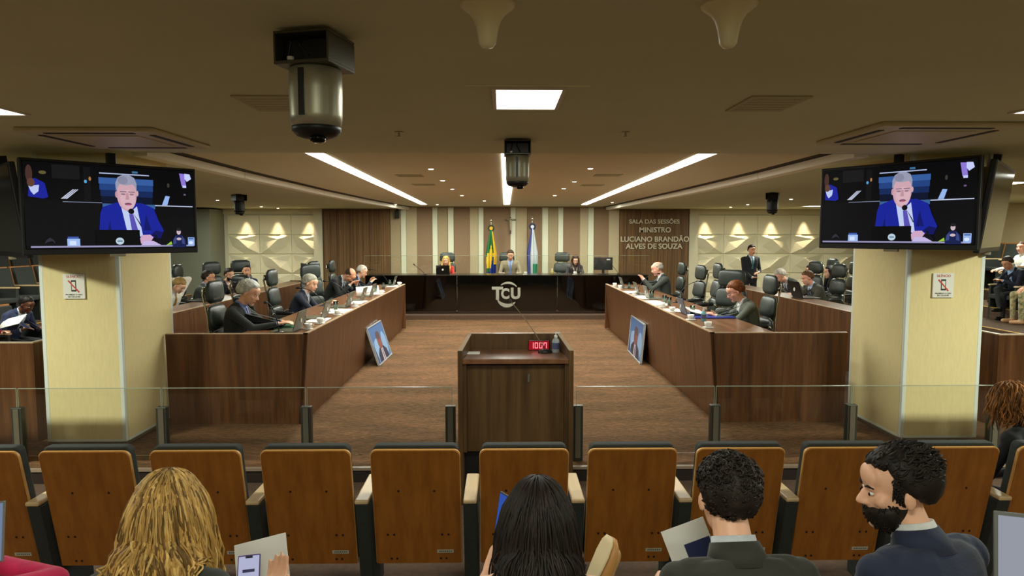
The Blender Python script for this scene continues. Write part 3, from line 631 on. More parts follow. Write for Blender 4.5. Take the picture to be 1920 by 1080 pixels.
# podium items
q = at(884, 661, z=PZ+.004); pp = MB().box(-.075, .065, -.05, .05, 0, .004).build('paper_sheet', M_paper); pp.location = (q.x, q.y-.0, PZ); tag(pp, 'white note sheet on the left of the podium desk', 'paper')
q = at(1010, 656, z=PZ); ck = thing('digital_clock', 'red digital countdown clock on the podium', 'clock', (q.x, q.y-.03, PZ))
MB().box(-.085, .085, 0, .03, 0, .082).build('case', mat('clock_case', (40, 8, 10), .3), ck, bevel=.003)
M_red = mat('led_red', (255, 70, 90), .5, emit=2.2); M_pk = mat('led_red_bright', (255, 130, 140), .5, emit=1.6)
MB().box(-.079, .079, -.002, 0, .006, .076).build('display', mat('clock_display', (150, 4, 24), .3, emit=1.0), ck)
def seg7(ch, x, z, w_, h, parent):
    segs = {'a': (x, x+w_, z+h-.006, z+h), 'b': (x+w_-.006, x+w_, z+h/2, z+h), 'c': (x+w_-.006, x+w_, z, z+h/2), 'd': (x, x+w_, z, z+.006), 'e': (x, x+.006, z, z+h/2), 'f': (x, x+.006, z+h/2, z+h), 'g': (x, x+w_, z+h/2-.003, z+h/2+.003)}
    m_ = MB()
    for s in {'0': 'abcdef', '1': 'bc', '7': 'abcf'}[ch]:
        a_, b_, c_, d_ = segs[s]; m_.box(a_, b_, -.004, -.002, c_, d_)
    m_.build('digit', M_pk, parent)
for i, ch in enumerate('1007'): seg7(ch, -.068+.035*i, .018, .026, .046, ck)
q = at(1022, 661, z=PZ); mc = thing('microphone', 'long thin gooseneck microphone on the podium', 'microphone', (q.x, q.y, PZ))
MB().lathe([(.05, 0), (.052, .008), (.04, .022), (.012, .028)], n=24, sx=1.1, sy=.9).build('base', M_black, mc, smooth=True)
tip = at(957, 565, Y=5.45)-Vector(mc.location); v0 = Vector((.0, .0, .025))
MB().tube([v0+(tip-v0)*(i/10)+Vector((0, 0, .02*math.sin(PI*i/10))) for i in range(11)], .0035, 8).build('stem', mat('stem_bronze', (110, 94, 66), .35, .5), mc, smooth=True)
MB().ell(tip, (.012, .012, .018)).build('head', M_black, mc, smooth=True)
def bottle(px, py, z, label, liquid, sc=1, Y=None, X=None):
    q = at(px, py, z=z) if X is None else at(px, py, X=X); b = thing('sanitizer_bottle', label, 'bottle', (q.x, q.y, z), scale=sc)
    MB().lathe([(.028, 0), (.03, .004), (.03, .09), (.024, .105), (.011, .115), (.011, .122)], n=20).build('body', mat('bottle_'+liquid, {'clear': (190, 200, 200), 'blue': (110, 180, 190), 'yellow': (210, 190, 110)}[liquid], .12, alpha=.55 if liquid == 'clear' else .85), b, smooth=True)
    MB().lathe([(.013, .12), (.013, .135), (.005, .137), (.005, .15)], n=14).box(-.008, .03, -.006, .006, .15, .162).build('pump', M_cup, b)
    MB().lathe([(.0308, .03), (.0308, .08)], n=20).build('label_band', mat('bottle_label', (80, 84, 120), .5), b)
bottle(1042, 661, PZ, 'clear pump bottle of sanitizer on the podium', 'clear')
# ---------------------------------------------------------------- portraits leaning on the benches
def portrait(p_bot0, p_bot1, p_top0, label, sg):
    A, B, T = Vector(p_bot0), Vector(p_bot1), Vector(p_top0)   # left-bottom, right-bottom, left-top seen from front
    ex = (B-A); W = ex.length; ex.normalize(); ez = (T-A); ez = ez-ex*ez.dot(ex); Hh = ez.length; ez.normalize(); ey = ez.cross(ex)
    c = A+ex*W/2+ez*Hh/2; t = thing('framed_portrait', label, 'picture', c); t.rotation_euler = Matrix((ex, ey, ez)).transposed().to_euler()
    m = mat('silver_frame', (190, 196, 196), .35, .3); f = .014
    MB().box(-W/2, W/2, -.01, .02, -Hh/2, -Hh/2+f).box(-W/2, W/2, -.01, .02, Hh/2-f, Hh/2).box(-W/2, -W/2+f, -.01, .02, -Hh/2, Hh/2).box(W/2-f, W/2, -.01, .02, -Hh/2, Hh/2).build('frame', m, t)
    MB().box(-W/2+f, W/2-f, 0, .018, -Hh/2+f, Hh/2-f).build('backing', M_black, t)
    S = [((88, 122, 168), rc(0, 1, 0, 1)), ((70, 102, 152), rc(0, 1, .6, 1)), ((132, 164, 200), elp(.3, .35, .22, .3)), ((128, 160, 198), elp(.8, .4, .16, .34)),
         ((44, 42, 62), [(.18, 0), (.2, .22), (.34, .36), (.62, .38), (.8, .24), (.86, 0)]), ((190, 196, 214), [(.42, .0), (.44, .34), (.56, .36), (.58, .0)]), ((120, 60, 60), [(.47, 0), (.48, .3), (.53, .3), (.54, 0)]),
         ((128, 72, 66), elp(.49, .55, .14, .24)), ((86, 62, 66), elp(.49, .70, .125, .12)), ((60, 70, 110), [(.02, 0), (.0, .3), (.06, .5), (.1, .3), (.12, 0)])]
    flatpic('print', W-2*f, Hh-2*f, S, t, y0=-.0005)
x0 = -1.72; yb0, yb1 = at(711, 686, z=.005), at(734.5, 664, z=.005)
portrait((yb0.x, yb0.y, .004), (yb1.x, yb1.y, .004), at(690.5, 613.7, X=BLX-.02), 'framed portrait leaning on the left judges bench', -1)
yb0, yb1 = at(1177.5, 657, z=.005), at(1201, 683, z=.005)
portrait((yb0.x, yb0.y, .004), (yb1.x, yb1.y, .004), at(1191, 595, X=BRX+.03), 'framed portrait leaning on the right judges bench', 1)
# ---------------------------------------------------------------- flags and crucifix
def flag(px, pytop, label, kind):
    q = at(px, 430, Y=18.0); t = thing('flag', label, 'flag', (q.x, 18.0, .2)); top = at(px, pytop, Y=18.0).z-.2
    MB().tube([(0, 0, .03), (0, 0, top-.12)], .015, 10).build('pole', M_chrome, t); MB().lathe([(.15, 0), (.15, .02), (.03, .04)], n=20).build('base', M_chrome, t)
    MB().lathe([(.012, -.12), (.035, -.09), (.03, -.06), (.014, -.02), (.003, .03)], (0, 0, top), 12).build('finial', M_chrome, t, smooth=True)
    zr = top-.28
    r = MB(); r.lathe([(.09, -.02), (.09, .02)], n=18); me = r.build('rosette', mat('rosette_'+kind, (40, 60, 30) if kind == 'green' else (30, 34, 70), .8), t); me.location = (0, -.05, zr); me.rotation_euler = (PI/2, 0, 0)
    r = MB(); r.lathe([(.045, -.026), (.045, .026)], n=14); me = r.build('rosette_centre', mat('rosette_c_'+kind, (220, 170, 40) if kind == 'green' else (210, 214, 220), .7), t); me.location = (0, -.055, zr); me.rotation_euler = (PI/2, 0, 0)
    # cloth hanging in folds
    n, L = 40, 14; vs = []; fs = []; ms = []
    zt_, zb2_ = zr-.05, .45
    for j in range(L+1):
        v = j/L; hw_ = .03+.13*min(1, v*2.2)*(.9+.1*math.sin(v*5)); z = zt_+(zb2_-zt_)*v
        for i in range(n+1):
            u = i/n; a_ = u*PI*2*3.5; x = (-.5+u)*2*hw_+.012*math.sin(a_*1.3+v*2); y = -.06+(.05*math.sin(a_+v*1.5))*min(1, .3+v)
            vs.append((x, y, z))
    for j in range(L):
        for i in range(n):
            fs.append((j*(n+1)+i, j*(n+1)+i+1, (j+1)*(n+1)+i+1, (j+1)*(n+1)+i)); u = i/n; v = j/L
            if kind == 'green':
                d_ = abs(u-.45)/.5+abs(v-.55)/.28
                k = 0
                if d_ < 1: k = 1
                if v > .62+.15*math.sin(u*7): k = 2
                if v > .85 and u < .3: k = 3
                if u > .72 and v < .6: k = 1
            else:
                k = 0 if u < .28 else 1
                if .6 < v < .85 and u > .55: k = 2
            ms.append(k)
    mb = MB(); mb.v = vs; mb.f = fs; mb.m = ms
    ml = [mat('flag_green', (20, 104, 48), .7), mat('flag_yellow', (226, 190, 40), .7), mat('flag_blue', (26, 60, 150), .7), mat('flag_white', (220, 220, 224), .7)] if kind == 'green' else [mat('flag_navy', (52, 62, 124), .7), mat('flag_offwhite', (206, 212, 214), .7), mat('flag_sea_green', (70, 160, 120), .7)]
    o = mb.build('cloth', ml, t, smooth=True, fix=False); s_ = o.modifiers.new('solid', 'SOLIDIFY'); s_.thickness = .004
flag(921, 408, 'green and yellow national flag furled on a pole', 'green'); flag(998, 405, 'white and navy flag furled on a pole', 'navy')
q = at(957, 412, Y=YB-.09); t = thing('crucifix', 'small dark crucifix on the striped wall', 'crucifix', q)
mw = wood('crucifix_wood', (60, 34, 22), (84, 50, 32)); MB().box(-.018, .018, -.01, .01, -.38, .07).build('post', mw, t); MB().box(-.14, .14, -.01, .01, -.02, .016).build('crossbar', mw, t)
c = MB(); c.cone((0, -.02, -.03), (0, -.02, -.14), .022, .016); c.cone((0, -.02, -.14), (0, -.02, -.28), .016, .008); c.cone((0, -.02, -.02), (-.1, -.018, .0), .009, .006); c.cone((0, -.02, -.02), (.1, -.018, .0), .009, .006); c.ell((0, -.025, .02), .022); c.build('figure', mat('ivory_figure', (190, 176, 140), .5), t, smooth=True)
# ================================================================== OFFICE CHAIRS
def office_chair(loc, rz, label, group='black leather swivel chairs of the court'):
    # faces local +Y
    t = thing('office_chair', label, 'chair', loc, rz, group)
    a = MB(); a.loft([((0, .02, .44+z), r*.25, r*.24, (1, 0, 0), (0, 1, 0)) for z, r in ((-.045, .8), (-.035, .96), (0, 1), (.03, .97), (.045, .82))], 20); a.build('seat', M_leather, t, smooth=True)
    def pad(z0, z1, y0, y1, w_, th, nm):
        m = MB(); rings = []
        for i in range(9):
            v = i/8; e = 1-abs(2*v-1)**6*.35; rings.append(((0, y0+(y1-y0)*v, z0+(z1-z0)*v), w_*e*(1-.06*v), th*(1-abs(2*v-1)**4*.5), (1, 0, 0), Vector((0, 1, .15)).normalized()))
        m.loft(rings, 20); return m.build(nm, M_leather, t, smooth=True)
    pad(.50, .74, -.20, -.225, .23, .05, 'lumbar_cushion'); pad(.75, 1.01, -.225, -.27, .225, .045, 'backrest'); pad(1.03, 1.27, -.265, -.28, .20, .05, 'headrest')
    f = MB()
    for s in (-.13, .13): f.tube([(s, -.05, .38), (s, -.24, .42), (s, -.29, .60), (s, -.305, .9), (s, -.35, 1.12), (s, -.335, 1.2)], .013, 8)
    f.tube([(-.13, -.33, 1.16), (.13, -.33, 1.16)], .012, 8); f.tube([(-.13, -.30, .72), (.13, -.30, .72)], .012, 8)
    f.build('back_frame', M_chrome, t, smooth=True)
    MB().box(-.05, .05, -.37, -.315, 1.11, 1.19).build('frame_joint', M_black, t, bevel=.01); MB().box(-.04, .04, -.33, -.29, .70, .78).build('frame_joint', M_black, t, bevel=.01)
    for s in (-1, 1):
        m = MB(); m.tube([(s*.24, .12, .42), (s*.30, .10, .50), (s*.30, .08, .64), (s*.29, -.16, .66), (s*.24, -.22, .60)], .012, 8); m.build('armrest_frame', M_chrome, t, smooth=True)
        MB().cone((s*.30, .10, .665), (s*.30, -.12, .675), .026, .026).build('armrest', M_black, t, smooth=True)
    MB().lathe([(.03, .14), (.03, .24), (.02, .25), (.02, .38), (.09, .39), (.09, .40)], n=14).build('gas_lift', M_black, t)
    for k in range(5):
        an = k*2*PI/5+.3; c, s = math.cos(an), math.sin(an)
        l = MB(); l.tube([(c*.02, s*.02, .15), (c*.16, s*.16, .11), (c*.29, s*.29, .075)], [.022, .018, .014], 8); l.build('leg', M_chrome, t, smooth=True)
        m = MB(); m.ell((c*.30, s*.30, .032), (.03, .03, .032), nu=10, nv=6); m.build('caster', M_black, t, smooth=True)
    return t
OC = None
def chair_at(loc, rz, label):
    global OC
    if OC is None: OC = office_chair(loc, rz, label); return OC
    return dup(OC, loc, rz, label)
# ================================================================== AUDITORIUM SEATS (row in front)
def auditorium_seat(loc, rz, label, group):
    t = thing('auditorium_seat', label, 'seat', loc, rz, group)
    # local: occupant faces +Y, floor z=0; back shell leans; origin under the top of the back
    H0, H1, tl = .22, .905, .15
    def bp(x, z, o=0): k = (H1-z)/(H1-H0); return (x, tl*k+o, z)
    w_ = .236
    def shell(o0, o1, z0, z1, ww, r=.035):
        m = MB(); prof = [(-ww, z0), (ww, z0)]; n = 6
        prof += [(ww-r+r*math.cos(a), z1-r+r*math.sin(a)) for a in [PI/2*i/n for i in range(n+1)]]
        prof += [(-ww+r-r*math.sin(a), z1-r+r*math.cos(a)) for a in [PI/2*i/n for i in range(n+1)]]
        N = len(prof); vs = [bp(x, z, o0) for x, z in prof]+[bp(x, z, o1) for x, z in prof]
        m.add(vs, [tuple(range(N)), tuple(range(2*N-1, N-1, -1))]+[(i, (i+1) % N, N+(i+1) % N, N+i) for i in range(N)]); return m
    shell(-.004, -.001, H0, H1-.006, w_-.005).build('back_panel', M_seatw, t)
    shell(0, .018, H0, H1, w_).build('back_shell', M_seatedge, t, bevel=.003)
    shell(.02, .085, .42, H1+.018, w_-.012, .03).build('back_cushion', M_seatfab, t, bevel=.012)
    MB().hexa([bp(-.225, .2, .1), bp(.225, .2, .1), bp(.225, .2, .17), bp(-.225, .2, .17), bp(-.225, .55, .09), bp(.225, .55, .09), bp(.225, .55, .14), bp(-.225, .55, .14)]).build('tip_up_seat', M_seatfab, t, bevel=.012)
    hs = MB()
    for x, z in ((-.095, .665), (.095, .665), (-.165, .40), (-.13, .40), (.13, .40), (.165, .40), (-.15, .25), (-.12, .25), (.12, .25), (.15, .25)):
        p = bp(x, z, -.0045); hs.add([(p[0]+.0065*math.cos(a), p[1]-.001, p[2]+.0065*math.sin(a)) for a in [2*PI*i/10 for i in range(10)]], [tuple(range(10))])
    hs.build('bolt_hole', M_hole, t)['kind'] = 'stuff'
    p = [bp(.10, .285, -.006), bp(.19, .285, -.006), bp(.19, .285, -.0042), bp(.10, .285, -.0042), bp(.10, .305, -.006), bp(.19, .305, -.006), bp(.19, .305, -.0042), bp(.10, .305, -.0042)]
    st = MB().hexa(p).build('sticker', mat('sticker_grey', (190, 186, 168), .5), t)
    b = MB()
    for k in range(7):
        x = .112+k*.0105; q = [bp(x, .291, -.0066), bp(x+.006, .291, -.0066), bp(x+.006, .299, -.0066), bp(x, .299, -.0066)]; b.add(q, [(0, 1, 2, 3)])
    b.build('sticker_print', mat('sticker_ink', (70, 70, 66), .6), st)
    return t
def seat_side(loc, label, last=False):
    t = thing('armrest_stand', label, 'armrest', loc, 0, 'armrest stands between the front row seats')
    MB().hexa([(-.036, .16, 0), (.036, .16, 0), (.036, .46, 0), (-.036, .46, 0), (-.036, .02, .605), (.036, .02, .605), (.036, .44, .605), (-.036, .44, .605)]).build('side_panel', M_seatfab, t, bevel=.008)
    MB().box(-.036, .036, .01, .42, .606, .63).build('arm_cap', M_armw, t, bevel=.008)
    return t
SP = 2*(at(983, 850, Y=3.5).x-at(880.5, 850, Y=3.5).x); SX = at(983, 850, Y=3.5).x; Z1 = -.12
st_lab = ['wooden backed seat at the far left end of the front row', 'wooden backed seat second from the left of the front row', 'wooden backed seat in front of the blonde woman', 'wooden backed seat right of the blonde woman',
          'wooden backed seat just left of the podium', 'wooden backed seat in front of the long dark haired woman', 'wooden backed seat just right of the dark haired woman', 'wooden backed seat in front of the curly haired man',
          'wooden backed seat left of the bearded man', 'wooden backed seat right of the bearded man', 'wooden backed seat of the auburn haired woman at right edge']
S0 = None
for i in range(11):
    x = SX+(i-5)*SP
    if S0 is None: S0 = auditorium_seat((x, 3.5, Z1), 0, st_lab[i], 'wooden backed seats of the front row')
    else: dup(S0, (x, 3.5, Z1), 0, st_lab[i])
AS = None
for i in range(12):
    x = SX+(i-5.5)*SP
    lab = 'armrest stand at the %s of the front row' % ('left end' if i == 0 else 'right end') if i in (0, 11) else 'armrest stand between %s' % ['', 'the first and second front seats', 'the second and third front seats', 'the third and fourth front seats', 'the fourth and fifth front seats', 'the seats left of the podium', 'the seats right of the podium', 'the seventh and eighth front seats', 'the eighth and ninth front seats', 'the ninth and tenth front seats', 'the tenth and last front seats'][i]
    if AS is None: AS = seat_side((x, 3.5, Z1), lab)
    else: dup(AS, (x, 3.5, Z1), 0, lab)
# simple seats under the people of the viewers' row
def viewer_seat(x, y, z, label):
    t = thing('auditorium_seat', label, 'seat', (x, y, z), 0, 'seats of the viewers row')
    MB().box(-.23, .23, -.02, .42, .36, .44).build('seat', M_seatfab, t, bevel=.02)
    MB().hexa([(-.23, -.08, .40), (.23, -.08, .40), (.23, -.02, .40), (-.23, -.02, .40), (-.23, -.20, .84), (.23, -.20, .84), (.23, -.14, .84), (-.23, -.14, .84)]).build('backrest', M_seatfab, t, bevel=.02)
    MB().box(-.2, .2, .0, .3, 0, .36).build('base', M_darkmetal, t)
    return t
# side galleries: stepped floors and dark seats with wooden rims, facing the court
def gal_seat(loc, rz, label, group):
    t = thing('gallery_seat', label, 'seat', loc, rz, group)
    MB().hexa([(-.24, -.10, .35), (.24, -.10, .35), (.24, -.04, .35), (-.24, -.04, .35), (-.24, -.22, .93), (.24, -.22, .93), (.24, -.16, .93), (-.24, -.16, .93)]).build('back_cushion', M_seatfab, t, bevel=.01)
    MB().hexa([(-.26, -.13, .30), (.26, -.13, .30), (.26, -.10, .30), (-.26, -.10, .30), (-.26, -.25, .95), (.26, -.25, .95), (.26, -.22, .95), (-.26, -.22, .95)]).build('back_shell', M_seatw, t, bevel=.006)
    MB().box(-.24, .24, -.06, .38, .37, .45).build('seat', M_seatfab, t, bevel=.02)
    for s in (-1, 1):
        MB().box(s*.27-.02, s*.27+.02, -.2, .32, 0, .60).build('side_panel', M_seatfab, t, bevel=.006); MB().box(s*.27-.025, s*.27+.025, -.2, .34, .60, .625).build('armrest', M_armw, t, bevel=.006)
    return t
GS = None
for sd in (-1, 1):
    nm = 'left' if sd < 0 else 'right'; X0 = 7.95
    st = MB()
    for k in range(3): xa = X0+k*.95; a, b = sorted((sd*xa, sd*(11.5))); st.box(a, b, 8.3 if sd < 0 else 9.4, YB-.9, .0 if k == 0 else .2+.2*k, .4+.2*k-.0)
    struct('floor_%s_gallery' % nm, st, M_carpet2)
    for k in range(3): xa = X0+k*.95; a, b = sorted((sd*xa, sd*(xa+.04))); tag(MB().box(a, b, 8.3 if sd < 0 else 9.4, YB-.9, .4+.2*k, .406+.2*k).build('step_nosing', mat('yellow_nosing', (206, 160, 60), .5)), 'yellow nosing strip on %s step of the %s gallery' % (('lowest', 'middle', 'top')[k], nm), 'strip')
    for k in range(3):
        xs_ = X0+.62+k*.95; y0_ = xs_*1280/945-.75; ys = [y0_+.58*j for j in range(5)]
        if sd > 0 and k < 2: ys = [y for y in ys if not any(abs(y-yy) < .5 for yy in ((12.1, 11.35) if k == 0 else (12.9,)))]
        for j, y in enumerate(ys):
            loc = (sd*(X0+.62+k*.95), y, .4+.2*k); rz = -PI/2 if sd < 0 else PI/2
            lab = '%s empty charcoal seat of the %s %s gallery row counted from the viewer' % (('first', 'second', 'third', 'fourth', 'fifth')[j], ('lower', 'middle', 'upper')[k], nm); grp = '%s gallery %s row seats' % (nm, ('lower', 'middle', 'upper')[k])
            if GS is None: GS = gal_seat(loc, rz, lab, grp)
            else: dup(GS, loc, rz, lab, grp)
# ================================================================== PEOPLE
def M_cloth(rgb, k='cloth'): return mat('%s_%d_%d_%d' % ((k,)+rgb), rgb, .85, var=.10, vscale=18, bump=.12, bscale=140, sheen=.1)
def hairmat(rgb, v=0): return mat('hair_%d_%d_%d_%d' % (rgb+(v,)), tuple(max(2, min(255, int(c*(1, .72, 1.22)[v]))) for c in rgb), .55, var=.3, vscale=30, stretch=(1, 1, .3), spec=.25)
def ik(S, T, l1, l2, pole):
    S, T, pole = Vector(S), Vector(T), Vector(pole); d = T-S; L = min(d.length, (l1+l2)*.995); d.normalize(); T = S+d*L
    a = (l1*l1-l2*l2+L*L)/(2*L); h = math.sqrt(max(0, l1*l1-a*a)); p = (pole-d*pole.dot(d)).normalized()
    return S+d*a+p*h, T
def sd_cone(P, a, b, ra, rb):
    ab = b-a; t = np.clip(((P-a)@ab)/max(1e-9, ab@ab), 0, 1); return np.linalg.norm(P-(a+t[:, None]*ab), axis=1)-(ra+(rb-ra)*t)
SMALLMESH = {}
def person(label, head_px=None, Y=None, X=None, floor=0, pose='seat', rz=0, lean=.15, curve=.15, hp=(.2, 0, 0), hands=None, skin='fair', jacket=(60, 62, 66), shirt=(205, 212, 225),
           tie=None, trousers=(30, 32, 36), shoe=(18, 16, 15), hair='short', hcol=(60, 50, 42), glasses=False, beard=None, vox=.011, sex='m', seat=None, grp=None, loc=None, legs=None, sleeve=True, vneck=True,
           scl=None, bare=False, pole=((.6, -.4, -1), (-.6, -.4, -1)), collar=True, curl=.9, palm=((0, 0, -1), (0, 0, -1)), hdir=None, dress=None, hs=1.04):
    sw = .185 if sex == 'm' else .16; bw = 1.0 if sex == 'm' else .86
    A = lean; L = []                    # labelled capsules
    mb = MB()
    zh = .54 if pose == 'seat' else .95
    P0 = Vector((0, 0, zh)); 
    def U(a): return Vector((0, math.sin(a), math.cos(a))), Vector((0, math.cos(a), -math.sin(a)))
    u1, f1 = U(A); u2, f2 = U(A+curve); u3, f3 = U(A+curve*1.6)
    P1 = P0+u1*.24; P2 = P1+u2*.20; P3 = P2+u3*.058
    ex = Vector((1, 0, 0))
    rings = [(P0-u1*.13, .13*bw, .11, ex, f1), (P0-u1*.06, .178*bw, .135, ex, f1), (P0+u1*.04, .175*bw, .132, ex, f1), (P0+u1*.14, .158*bw, .12, ex, f1), (P1, .165*bw, .118, ex, f1), (P1+u2*.10, .182*bw, .125, ex, f2),
             (P2-u2*.02, .19*bw, .115, ex, f2), (P2+u3*.02, .18*bw, .098, ex, f3), (P2+u3*.05, .135*bw, .08, ex, f3), (P3, .075, .062, ex, f3), (P3+u3*.02, .055, .052, ex, f3)]
    mb.loft(rings, 24)
    nk = P3+u3*.10+f3*.02
    # head
    R = Matrix.Rotation(hp[1], 3, 'Z') @ Matrix.Rotation(-hp[0], 3, 'X') @ Matrix.Rotation(hp[2], 3, 'Y')
    k = (.96 if sex == 'f' else 1.0)*hs
    HC = P3+u3*.055+Vector((0, .035, .135)) if pose == 'seat' else P3+Vector((0, .02, .18))
    HC = P3+Vector((0, .03*math.cos(A), .0))+u3*.03+R@Vector((0, .02, .118))*k
    def h(x, y, z): return HC+R@Vector((x*k, y*k, z*k))
    mb.ell(h(0, -.018, .035), (.077*k, .097*k, .086*k), R, 20, 14); mb.ell(h(0, .025, -.025), (.061*k, .066*k, .082*k), R, 16, 12); mb.ell(h(0, .018, -.062), (.055*k, .058*k, .042*k), R, 14, 10)
    mb.ell(h(0, .066, -.094), .022*k, R); mb.ell(h(0, .072, .045), (.05*k, .022*k, .04*k), R)
    mb.cone(h(0, .088, .006), h(0, .106, -.026), .008, .0125); mb.ell(h(.011, .096, -.031), .0085, R); mb.ell(h(-.011, .096, -.031), .0085, R)
    mb.cone(h(-.034, .077, .018), h(.034, .077, .018), .011, .011); mb.ell(h(.04, .058, -.02), .022, R); mb.ell(h(-.04, .058, -.02), .022, R)
    mb.cone(h(-.016, .084, -.058), h(.016, .084, -.058), .0085, .0085); mb.cone(h(-.012, .082, -.068), h(.012, .082, -.068), .008, .008)
    for s in (-1, 1): mb.ell(h(s*.080, -.006, -.008), (.009, .020, .032), R@Matrix.Rotation(-s*.25, 3, 'Z'), 10, 8)
    n0 = P3+u3*-.03; n1 = h(0, -.012, -.06); mb.cone(n0, n1, .058*bw+.002, .056*bw)
    L.append(('skin', n0+(n1-n0)*.38, n1, .056, .056)); L.append(('skin', h(0, 0, -.05), h(0, 0, .05), .085, .09))
    L.append(('torso', P0-u1*.05, P1, .14, .14)); L.append(('torso', P1, P2+u3*.01, .15, .12)); L.append(('torso', P2+Vector((-.12, 0, 0)), P2+Vector((.12, 0, 0)), .08, .08)); L.append(('torso', P2, P3-u3*.005, .07, .05))
    for s in (-1, 1): mb.cone(P3-u3*.035+Vector((s*.025, -.005, 0)), P2+Vector((s*(sw-.035), 0, .024)), .044*bw, .042)
    # arms
    l1, l2 = (.29, .255) if sex == 'm' else (.27, .24)
    hands = hands or [(.16, .42, .72), (-.16, .42, .72)]
    HH = []
    for i, s in enumerate((1, -1)):
        S = P2+Vector((s*sw, 0, 0))-u3*.005; mb.ell(S, (.058, .062, .06)); T = Vector(hands[i]); E, Wr = ik(S, T, l1, l2, pole[i])
        r1, r2, r3 = (.053, .043, .031) if sex == 'm' else (.044, .035, .025)
        mb.cone(S, E, r1, r2); mb.cone(E, Wr, r2, r3)
        lab = 'arm' if sleeve else 'skin'
        L.append((lab, S, E, r1, r2)); L.append((lab, E, E+(Wr-E)*.9, r2, r3+.004)); L.append(('cuff' if sleeve else 'skin', E+(Wr-E)*.93, E+(Wr-E)*.99, r3+.002, r3))
        d = ((Wr-E).normalized() if hdir is None or hdir[i] is None else Vector(hdir[i]).normalized()); n = Vector(palm[i]); n = (n-d*n.dot(d)); n = n.normalized() if n.length > .05 else Vector((0, 1, 0)); sd = d.cross(n)*(1 if i == 0 else -1)
        Rh = (vox < .008)
        for q in (-.024, -.008, .008, .024): mb.cone(Wr+d*.012+sd*q*.7, Wr+d*.082+sd*q*1.25, .015, .0125)
        for q, ln in ((-.033, .062), (-.011, .078), (.011, .084), (.033, .074)):
            p = Wr+d*.085+sd*q; dd = d.copy(); r = .0092
            for sgm in range(3):
                an = curl*(.35, .6, .6)[sgm]; dd = (dd*math.cos(an)+n*math.sin(an)).normalized() if sgm else (d*math.cos(an)+n*math.sin(an)).normalized()
                nn = (n-dd*n.dot(dd)); nn = nn.normalized() if nn.length > .01 else n
                p2 = p+dd*ln*(.45, .32, .25)[sgm]; mb.cone(p, p2, r, r*.9, 8); L.append(('skin', p, p2, r, r)); p = p2; r *= .92
        tp = Wr+d*.03+sd*.028; t1 = tp+(d*.6+sd*.65+n*.35).normalized()*.042; t2 = t1+(d*.85+sd*.1+n*.4).normalized()*.032; mb.cone(tp, t1, .0125, .0105, 8); mb.cone(t1, t2, .0105, .009, 8); L.append(('skin', tp, t2, .011, .01)); L.append(('skin', Wr+d*.015, Wr+d*.09, .032, .032)); HH.append((Wr, d, n, sd))
    # legs
    if pose == 'seat': LG = legs or [[(.10, .0, .51), (.12, .43, .50), (.12, .42, .09)], [(-.10, .0, .51), (-.12, .43, .50), (-.12, .42, .09)]]
    else: LG = legs or [[(.09, 0, .90), (.11, .02, .50), (.12, -.01, .09)], [(-.09, 0, .90), (-.11, .02, .50), (-.12, -.01, .09)]]
    for i, (a, b, c) in enumerate(LG):
        a, b, c = Vector(a), Vector(b), Vector(c)
        mb.cone(a, b, .088*bw, .064*bw); mb.cone(b, c+Vector((0, 0, .0)), .062*bw, .046*bw); L.append(('legs', a, b, .085, .064)); L.append(('legs', b, b+(c-b)*.93, .062, .046))
        toe = c+Vector((0, .15, -.045)) if legs is None or len(LG[i]) < 4 else Vector(LG[i][3]); heel = c+Vector((0, -.02, -.045)); 
        if legs is not None and c.z > .3: heel = c+(c-b).normalized()*.05; toe = heel+Vector(shoe_dir)*.17
        mb.cone(heel, toe, .04, .036); L.append(('shoe', heel, toe, .042, .04)); L.append(('shoe', c+(c-b).normalized()*.02, heel, .04, .04))
    if dress is not None:
        pass
    me = mb.mesh('body_src', M_black); o = bpy.data.objects.new('body_src', me); COL.objects.link(o)
    md = o.modifiers.new('r', 'REMESH'); md.mode = 'VOXEL'; md.voxel_size = vox; md.adaptivity = 0
    dg = bpy.context.evaluated_depsgraph_get(); bm_ = bpy.data.meshes.new_from_object(o.evaluated_get(dg)); bpy.data.objects.remove(o); bpy.data.meshes.remove(me)
    nv = len(bm_.vertices); co = np.empty(nv*3); bm_.vertices.foreach_get('co', co); co = co.reshape(-1, 3); ne = len(bm_.edges); ed = np.empty(ne*2, int); bm_.edges.foreach_get('vertices', ed); ed = ed.reshape(-1, 2)
    deg = np.bincount(ed.ravel(), minlength=nv)[:, None]
    for _ in range(2 if vox > .008 else 3):
        ac = np.zeros_like(co); np.add.at(ac, ed[:, 0], co[ed[:, 1]]); np.add.at(ac, ed[:, 1], co[ed[:, 0]]); co = co*.5+.5*ac/deg
    bm_.vertices.foreach_set('co', co.ravel()); bm_.update()
    nf = len(bm_.polygons); fc = np.empty(nf*3); bm_.polygons.foreach_get('center', fc); fc = fc.reshape(-1, 3); fn = np.empty(nf*3); bm_.polygons.foreach_get('normal', fn); fn = fn.reshape(-1, 3)
    names = []; D = []
    for lab, a, b, ra, rb in L: D.append(sd_cone(fc, np.array(a), np.array(b), ra, rb)); names.append(lab)
    D = np.argmin(np.array(D), axis=0); lb = np.array(names)[D]
    slots = {'skin': 0, 'torso': 1, 'arm': 1, 'cuff': 2, 'legs': 3, 'shoe': 4, 'shirt': 2, 'lips': 5}
    idx = np.array([slots[q] for q in lb])
    # shirt front inside the jacket opening (chest coordinates)
    if vneck:
        rel = fc-np.array(P1); t_ = rel@np.array(u2); front = rel@np.array(f2) > .02
        half = np.clip((t_+.02)/.27, 0, 1)*.062
        idx[(lb == 'torso') & front & (np.abs(fc[:, 0]) < half) & (t_ > -.02)] = 2
